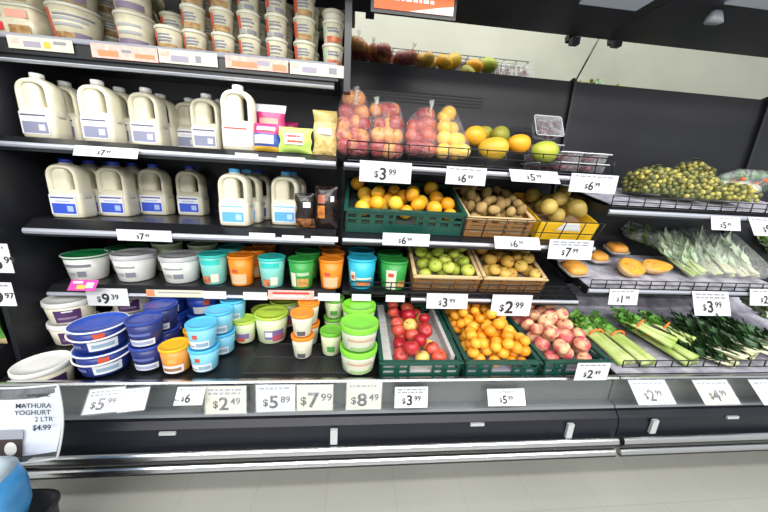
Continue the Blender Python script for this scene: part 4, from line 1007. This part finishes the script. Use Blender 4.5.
# leafy bunches
def leaf(L, W, curl, n=8, fold=.25):
    v, f = [], []
    for i in range(n+1):
        s = i/n; w = W*(sin(pi*min(1, s*.92+.05))**.8)
        for j in (-1, 0, 1): v.append((L*s, j*w, curl*L*s*s + abs(j)*w*fold + .006*sin(7*s+j)))
    for i in range(n):
        for j in range(2):
            a = i*3+j; f.append((a, a+1, a+4, a+3))
    return v, f
def bunch(name, label, butt, tip, n, r0, width, stalkm, leafm, leaf_from=.55, leaves=5, leafL=.1, leafW=.03, tie=None, curved=.0, group=None, spread=1.6, flat=.65, seed=1, stack=.4, cat='vegetable', slope=.085, aim=.7, lim=(1.108, 1.73, -.800, .085, 1.2, 1.24)):
    butt, tip = Vector(butt), Vector(tip); d = tip-butt; L = d.length
    ex = d.normalized(); ey = Vector((0, -slope, 1)).cross(ex).normalized(); ez = ex.cross(ey)
    M0 = Matrix.Identity(4)
    for i in range(3): M0[i][0], M0[i][1], M0[i][2], M0[i][3] = ex[i], ey[i], ez[i], butt[i]
    t = thing(name, label, cat, M0, group); R = random.Random(seed)
    st = MB(); lf = MB()
    for k in range(n):
        a = (k+.5)/n*2-1; y0 = a*width*.5*.75; z0 = r0+R.uniform(0, stack*width)*(1-abs(a)); y1 = a*width*.5*spread; ln = L*R.uniform(.62, .8)
        pts = [(ln*s, y0+(y1-y0)*s, z0*(1-.1*s)+curved*sin(pi*s)*L + .004*sin(5*s+k)) for s in [q/7 for q in range(8)]]
        st.add(tube(pts, lambda s: r0*(1.25-.75*s), 8, flat=flat))
        for q in range(leaves):
            s = leaf_from+(1-leaf_from)*q/max(1, leaves-1); p = Vector(pts[min(7, int(s*7))])
            A = T(p) @ Rz(R.uniform(-aim, aim)) @ Ry(-R.uniform(-.1, .6)*aim/.7) @ Rx(R.uniform(-.8, .8)*(1 if aim > .5 else .5))
            l_ = leafL*R.uniform(.7, 1.2)
            lf.add(leaf(l_, leafW*R.uniform(.7, 1.2), R.uniform(-.3, .4)), 0, A)
    Mi_ = M0.inverted(); y0c, y1c, zc0, zs, zy, xc = lim
    def clampv(vs):
        out = []
        for p in vs:
            w = M0 @ Vector(p); w.y = min(max(w.y, y0c), y1c); w.x = max(w.x, xc); fl_ = H+zc0+zs*(w.y-zy)+.004
            if w.y > 1.5 and zs < .1: fl_ += max(0, (w.y-1.5))*.75
            w.z = max(w.z, fl_+.0006*abs(sin(90*w.x))); out.append(tuple(Mi_ @ w))
        return out
    lf.v = clampv(lf.v); st.v = clampv(st.v)
    st.build('stalks', stalkm, t); lf.build('leaves', leafm, t)
    if tie:
        w = width*.47; zc = r0+stack*width*.36
        MB().add(tube([(L*.42, w*cos(q), max(.004, zc+(zc+.001)*sin(q))) for q in [2*pi*k/20 for k in range(20)]], .0055, 6, True)).build('tie', tie, t)
    return t
m_cel = mat('celery_stalk', '8fab3c', .4, col2='d2dba2', scale=10, lo=.3, hi=.8); m_cell = mat('celery_leaf', '3f7a24', .55, col2='659a34', scale=20)
m_dark = mat('leaf_dark', '28432a', .42, col2='3f6038', scale=25); m_stemw = mat('stem_pale', 'cfd0a4', .45, col2='e3dfc4', scale=12); m_tie = mat('tie_orange', 'e8772e', .5)
SD = (-.800, .085, 1.2)
def onD(u, v, up=0.): return on(u, v-5, SD[0]+up, SD[1], SD[2])
gc = 'celery bunches on the deck'
ck = dict(tie=m_tie, group=gc, flat=.8, leaf_from=.8, leaves=9, leafL=.04, leafW=.016)
def celery(lb, bu, tp, up, seed, n=7, w=.085, r0=.0135, sp=1.15):
    bunch('celery_bunch', lb, onD(*bu, up), onD(*tp, up+.06), n, r0, w, m_cel, m_cell, seed=seed, spread=sp, stack=.42, **ck)
celery('celery bunch nearest the peach crate', (626, 371), (560, 312), .002, 2)
celery('celery bunch second from the peach crate', (648, 371), (580, 314), .004, 3, w=.08)
celery('celery bunch at the front with its cut butt nearest the dark greens', (690, 371), (604, 314), .002, 4, 8, .1, .015)
celery('celery bunch lying on top of the others', (672, 352), (596, 311), .068, 5, 6, .08)
celery('short celery bunch on top at the back, nearest the dark greens', (690, 350), (630, 316), .05, 6, 6, .07)
gg_ = 'leafy green bunches on the deck'
DB = [((733, 371), (652, 336), 'bunch of dark leafy greens lowest and nearest the celery', 0.0), ((752, 367), (664, 326), 'bunch of dark leafy greens in the middle of the pile', .04), ((772, 360), (684, 321), 'bunch of dark leafy greens at the top of the pile', .07), ((795, 362), (716, 330), 'bunch of dark leafy greens at the right edge of the photo', .03)]
for i, (bu, tp, lb, up) in enumerate(DB):
    bunch('leafy_green_bunch', lb, onD(*bu, up+.002), onD(*tp, up+.05), 9, .012, .14, m_stemw, m_dark, .14, 24, .095, .021, None, group=gg_, seed=10+i, spread=1.5, stack=.5, aim=.24)
bunch('leafy_green_bunch', 'pale stemmed bunch in clear film behind the dark greens', onD(790, 335, .06), onD(742, 312, .14), 7, .014, .12, m_stemw, mat('leaf_pale', '8fa77a', .5, col2='c3cfae', scale=20), .4, 8, .11, .02, None, group=gg_, seed=17, spread=1.4)

# pumpkin, wrapped trays and bagged greens on the shelf above
flesh = mat('pumpkin_flesh', 'f09a20', .45, col2='f7b24a', scale=18); rindm = mat('pumpkin_rind', 'd9b27a', .5, col2='c99a5a', scale=10); fibre = mat('pumpkin_fibre', 'f2b45c', .6, col2='d97a1e', scale=60)
def pumpkin(label, P, R_, rzz, tilt, L=.105, W=.062):
    t = thing('pumpkin_half', label, 'vegetable', T(P) @ Rz(rzz) @ Rx(tilt), 'cut pumpkins on the shelf')
    out = lambda a, k: (k*L*cos(a)*(1+.0*sin(a)), k*W*sin(a)*(1-.18*cos(a)))
    n = 36; v = []; f = []
    v = [(*out(2*pi*i/n, 1), .0) for i in range(n)]; rings = [[(x, y, 0) for x, y, _ in v]]
    for k, z in ((.99, -.015), (.92, -.03), (.75, -.043), (.4, -.05)): rings.append([(*out(2*pi*i/n, k), z) for i in range(n)])
    MB().add(loft(rings[::-1], True)).build('rind', rindm, t)
    MB().add(loft([[(*out(2*pi*i/n, .97), .0006) for i in range(n)], [(*out(2*pi*i/n, .9), .0022) for i in range(n)], [(*out(2*pi*i/n, .02), .0022) for i in range(n)]], True)).build('flesh', flesh, t)
    MB().add(ball(1, 18, 8, lambda p: (p.x*.036-.035, p.y*.026, p.z*.003+.003))).build('seed_hollow', fibre, t)
    return t
def onV(u, v, up=0.): return on(u, v, S2[0]+up, S2[1], S2[2])
p = onV(634, 266, .062); pumpkin('cut pumpkin half left of two, orange face up', p, 0, .3, radians(38), .10, .06)
p = onV(658, 265, .07); pumpkin('cut pumpkin half right of two, nearest the bagged greens', p, 0, -.1, radians(32), .085, .045)
def tray_pack(label, P, w, d, tilt, rz):
    t = thing('wrapped_tray', label, 'tray', T(P) @ Rz(rz) @ Rx(tilt), 'film wrapped pumpkin trays')
    MB().add(loft([sup(w*.44, d*.44, 0, 28, 6), sup(w*.5, d*.5, .018, 28, 6), sup(w*.47, d*.47, .018, 28, 6), sup(w*.42, d*.42, .004, 28, 6)])).build('tray', mat('tray_grey', 'b3b2ae', .4), t)
    MB().add(loft([sup(w*.38, d*.38, .006, 28, 4), sup(w*.43, d*.43, .03, 28, 4), sup(w*.38, d*.36, .046, 28, 3)])).build('pumpkin_piece', flesh, t)
    MB().add(loft([sup(w*.505, d*.505, .012, 28, 6), sup(w*.49, d*.49, .026, 28, 5), sup(w*.38, d*.36, .050, 28, 3)])).build('film', film('tray_film', (.95, .95, .95), .96, .6, 20), t)
    return t
tray_pack('film wrapped pumpkin tray at the front left end of the shelf', onV(580, 279, .018)+Vector((.005, .075, .022)), .14, .13, radians(22), .2)
tray_pack('film wrapped pumpkin tray under the $7.99 tag', onV(600, 267, .018)+Vector((.02, .07, .028)), .12, .12, radians(14), .1)
tray_pack('film wrapped pumpkin tray behind the two cut halves', onV(619, 258, .034)+Vector((.02, .06, .03)), .12, .12, radians(16), -.1)
m_bag = mat('leaf_bagged', 'a5cc8c', .45, col2='e2efd2', scale=18)
LV = (1.392, 1.765, S2[0], S2[1], S2[2], 1.24)
def bagged(label, bu, tp, seed, stm, lfm, w=.16, up=.012, leafs=6, n=9, tu=.13):
    t = bunch('bagged_greens', label, onV(*bu, up), onV(*tp, tu), n, .011, w, stm, lfm, .3, leafs+4, .11, .016, None, group='bagged greens on the vegetable shelf', seed=seed, stack=.4, spread=1.2, slope=.2225, aim=.35, lim=LV)
    L = (onV(*tp, tu)-onV(*bu, up)).length; Mb = t.matrix_world.copy()
    B = [((x*L, y*w*.6, z), .02) for x in (.02, .5, .95) for y in (-.7, 0, .7) for z in (.034, .06)]
    me = hull_mesh(B, .010, film('greens_film', (.98, 1., .99), .80, 1., 42, .08)); Mi2 = Mb.inverted()
    for v in me.vertices:
        w = Mb @ v.co; w.y = min(max(w.y, 1.386), 1.77); w.z = max(w.z, H+S2[0]+S2[1]*(w.y-S2[2])+.003); v.co = Mi2 @ w
    ob('film', me, t); return t
bagged('dark bag of leafy herbs behind the pumpkin halves', (668, 250), (622, 236), 41, mat('stalk_green', '7f9a4c', .5), mat('leaf_herb', '44682e', .5, col2='6f9148', scale=25), .15, .05)
bagged('clear bag of pale stalks beside the right pumpkin half', (696, 277), (655, 240), 42, m_cel, m_bag, .15)
bagged('clear bag of pale greens in the middle of the greens', (722, 277), (684, 238), 43, m_stemw, mat('leaf_frost', 'bfdcae', .4, col2='f0f6e8', scale=22), .17)
bagged('clear bag of frosty greens next to the leeks', (748, 278), (712, 242), 44, m_stemw, mat('leaf_frost', 'bfdcae', .4, col2='f0f6e8', scale=22), .15)
for i, (bu, tp, lb, up) in enumerate((((792, 268), (748, 242), 'lower leek bunch with pale shafts at the photo edge', 0.), ((788, 256), (752, 242), 'upper leek bunch bound with an orange tie', .06))):
    bunch('leek_bunch', lb, onV(*bu, up+.004), onV(*tp, up+.07), 4, .016, .08, m_stemw, mat('leaf_leek', '6c8a48', .5, col2='93a866', scale=15), .6, 4, .12, .02, m_tie if i else None, group='leeks on the vegetable shelf', seed=50+i, spread=1.2, slope=.2225, lim=LV)

# ------------------------------------------------------------------ foreground and neighbouring bay
ys = .93; pa = at(-30, 385, ys); pb = at(59, 385, ys); SG = radians(13)
bot = at(40, 462, ys-.07).z; Hh = (pa.z-bot)/cos(SG); W_ = pb.x-pa.x
fs = thing('counter_sign', 'curved clear holder with Mathura Yoghurt 2 Ltr $4.99 sign', 'sign', T((pa.x+pb.x)/2, ys-Hh*sin(SG), bot) @ Rx(-SG))
fsx = (pa.x+pb.x)/2
def bowed(x0, x1, z0, z1, d, y=0., n=12, bulge=0.):
    v = []; 
    for j in range(n+1):
        for i in range(n+1):
            s = i/n; q = j/n; x = x0+(x1-x0)*s; x += (bulge*sin(pi*q) if s > .5 else -bulge*sin(pi*q))*abs(2*s-1)
            v.append((x, y-d*(1-(2*s-1)**2), z0+(z1-z0)*q))
    return v, [(j*(n+1)+i, j*(n+1)+i+1, (j+1)*(n+1)+i+1, (j+1)*(n+1)+i) for j in range(n) for i in range(n)]
a = W_/2
MB().add(bowed(-a+.006, a-.006, .02, Hh-.012, .02, 0, bulge=.014)).build('paper', mat('sign_paper', 'c9d0dc', .5), fs)
MB().add(bowed(-a, a, .0, Hh, .022, -.004, bulge=.016)).build('clear_shell', film('shell_clear', (.9, .92, .95), .90, 0, 10, .05), fs)
rimp = []
n = 40
edge = [(-a+2*a*i/20, 0) for i in range(21)]
def bz(x, q): s = (x+a)/(2*a); return -.004-.022*(1-(2*s-1)**2)
loop = [(-a+2*a*i/16, bz(-a+2*a*i/16, 0), 0) for i in range(17)]+[(a+.016*sin(pi*j/12), -.004, Hh*j/12) for j in range(1, 12)]+[(a-2*a*i/16, bz(a-2*a*i/16, 0), Hh) for i in range(17)]+[(-a-.016*sin(pi*j/12), -.004, Hh-Hh*j/12) for j in range(1, 12)]
MB().add(tube(loop, .0035, 6, True)).build('shell_edge', mat('shell_edge', 'c3c8cc', .2), fs)
bk = lambda x: -.023
MB().add(bowed(-a+.013, a-.013, Hh*.84, Hh*.985, .02, -.002, bulge=.004)).build('printed_band', mat('sign_dark', '5a5a60', .5, col2='2c2b2f', scale=30), fs)
xq = (at(31, 400, ys).x-fsx)+.040
text('AUTHENTIC', .012, mat('sign_grey', '2b2a2e', .5), fs, xq+.02, Hh*.885, 'lettering', .0006, y=-.0275)
text('MATHURA', .0215, ink, fs, xq+.004, Hh*.735, 'lettering', .0002, y=-.0255)
text('YOGHURT', .0215, ink, fs, xq+.002, Hh*.645, 'lettering', .0002, y=-.0255)
text('2 LTR', .0215, ink, fs, xq+.034, Hh*.555, 'lettering', .0002, y=-.0255)
text('$4.99', .024, ink, fs, xq+.028, Hh*.44, 'lettering', .0004, y=-.0255)
x0 = (at(4, 432, ys-.045).x-fsx); x1 = (at(27, 432, ys-.045).x-fsx)
bx(x0, x1, -.0262, -.0252, Hh*.10, Hh*.33).build('printed_photo', mat('photo_dark', '3a2f2d', .5), fs)
bx(x0-.004, x1+.002, -.0262, -.0252, Hh*.33, Hh*.45).build('printed_header', mat('photo_grey', '8f939c', .5), fs)
MB().add(ball(1, 16, 8, lambda p: (p.x*.018, p.y*.0012, p.z*.022))).build('printed_bowl', mat('photo_white', 'd9d6d0', .5), fs, T((x0+x1)/2, -.0262, Hh*.20))
bx(-.02, .02, .0, .055, -.02, .03).build('bracket', black, fs)

# blue packet held in a black basket on the floor (lower left corner)
q = at(8, 486, .72)
bk_ = thing('shopping_basket', 'black basket with a grey strap at the lower left corner', 'basket', Vector((q.x-.15, .72, 0)))
hb = q.z-.195
MB().add(loft([sup(.14, .12, 0, 32, 5), sup(.155, .13, hb, 32, 5), sup(.162, .137, hb+.005, 32, 5), sup(.162, .137, hb+.015, 32, 5), sup(.15, .125, hb+.015, 32, 5), sup(.132, .112, .02, 32, 5)], True)).build('basket_body', mat('basket_black', '1d1e22', .4), bk_)
MB().add(tube([(.15, -.02, hb+.02), (.158, -.07, hb+.024), (.15, -.12, hb+.012), (.12, -.145, hb-.05)], .009, 8, flat=.4)).build('strap', mat('strap_grey', '8a8d92', .5), bk_)
bp = thing('blue_packet', 'blue and white wrapped packet sticking out of the black basket', 'packet', T(q.x-.125, .72, hb+.005) @ Rz(.2))
bpm = mat('pack_azure', '2c7fc4', .3, col2='4fa2de', scale=9, bump=.5, bscale=14)
MB().add(loft([sup(.09, .065, .0, 32, 4), sup(.108, .08, .06, 32, 4), sup(.116, .082, .14, 32, 3.5), sup(.11, .075, .205, 32, 3), sup(.08, .05, .232, 32, 2.6), sup(.03, .02, .24, 32, 2)])).build('wrapper', bpm, bp)
MB().add(loft([sup(.111, .0762, .2045, 32, 3), sup(.0815, .0515, .2325, 32, 2.6), sup(.031, .021, .2415, 32, 2)])).build('white_top', mat('pack_frost', 'c6d9e8', .35), bp)
MB().add(ball(1, 14, 8, lambda p: (p.x*.02, p.y*.004, p.z*.03))).build('printed_emblem', mat('pack_ice', 'a8d0ee', .35), bp, T(.05, -.0855, .12))

# slice of the next case beyond the end panel
nb = thing('produce_counter', 'dark produce counter beyond the end panel at the left edge', 'display case', (0, 0, 0))
slab_profile(-2.6, XL-.035, [(1.06, -1.36), (1.06, -.78), (1.60, -.70), (1.60, -1.36)], 'base', black, nb)
slab_profile(-2.6, XL-.035, [(1.16, -.50), (1.16, -.46), (1.60, -.40), (1.60, -.44)], 'shelf', shelfm, nb)
slab_profile(-2.6, XL-.035, [(1.66, -1.36), (1.66, .8), (1.70, .8), (1.70, -1.36)], 'back_panel', panelm, nb)
slab_profile(-2.6, XL-.035, [(1.6, -1.36), (1.6, -.36), (1.66, -.36), (1.66, -1.36)], 'riser', black, nb)
slab_profile(-2.6, XL-.035, [(1.19, -.16), (1.19, -.13), (1.66, -.10), (1.66, -.13)], 'shelf', shelfm, nb)
price_tag('white tag with a 7 at the left edge below another tag', (-18, 282), (11, 306), 1.14, '$9.97', 0, line=True)
price_tag('white tag at the left edge above the one with a 7', (-20, 243), (7, 273), 1.17, '$5.99', 0, line=True)
gb = thing('salad_bag', 'green bag of salad leaves at the left edge beside the end panel', 'bag', Vector((-1.535, 1.24, H-.745)))
mbp, ms = pillow(.25, .235, .12, [(0, .12, mat('salad_base', 'b9a77c', .5)), (.12, 1, mat('salad_green', '3f7a2c', .4, col2='6fa048', scale=25, bump=.4, bscale=30))], seed=2)
mbp.build('wrapper', ms, gb)
MB().add(tube([(-.12, -.066, .2), (0, -.07, .21), (.11, -.066, .2)], .003, 6)).build('seam', mat('salad_seam', 'a9c49a', .3), gb)

# ------------------------------------------------------------------ light
def area(name, loc, rot, sx, sy, e, col=(1, 1, 1)):
    d = bpy.data.lights.new(name, 'AREA'); d.shape = 'RECTANGLE'; d.size = sx; d.size_y = sy; d.energy = e; d.color = col
    o = bpy.data.objects.new(name, d); C.objects.link(o); o.location = loc; o.rotation_euler = rot; return o
area('ceiling_or_fill_lamp', (.4, -.9, 4.1), (radians(12), 0, 0), 9, .35, 150, (1, .98, .95))
area('ceiling_or_fill_lamp', (.4, -3.2, 4.1), (radians(30), 0, 0), 9, .35, 230, (1, .98, .95))
area('ceiling_or_fill_lamp', (.4, -5.4, 3.9), (radians(50), 0, 0), 9, .35, 300, (1, .98, .95))  # added fill row, out of view, brightens the case from the front
area('canopy_lamp', (1.0, 1.05, H+.70), (radians(38), 0, 0), 4.6, .04, 6, (1, .99, .97))
area('shelf_lamp', ((XL+XM)/2, 1.385, H+.334), (radians(38), 0, 0), 1.2, .02, 1.3, (1, .99, .96))
wd = bpy.data.worlds.new('store_light'); scene.world = wd; wd.use_nodes = True
wd.node_tree.nodes['Background'].inputs[0].default_value = (.93, .96, 1, 1); wd.node_tree.nodes['Background'].inputs[1].default_value = .65
scene.view_settings.view_transform = 'Standard'; scene.view_settings.look = 'None'; scene.view_settings.gamma = 1; scene.view_settings.exposure = .1
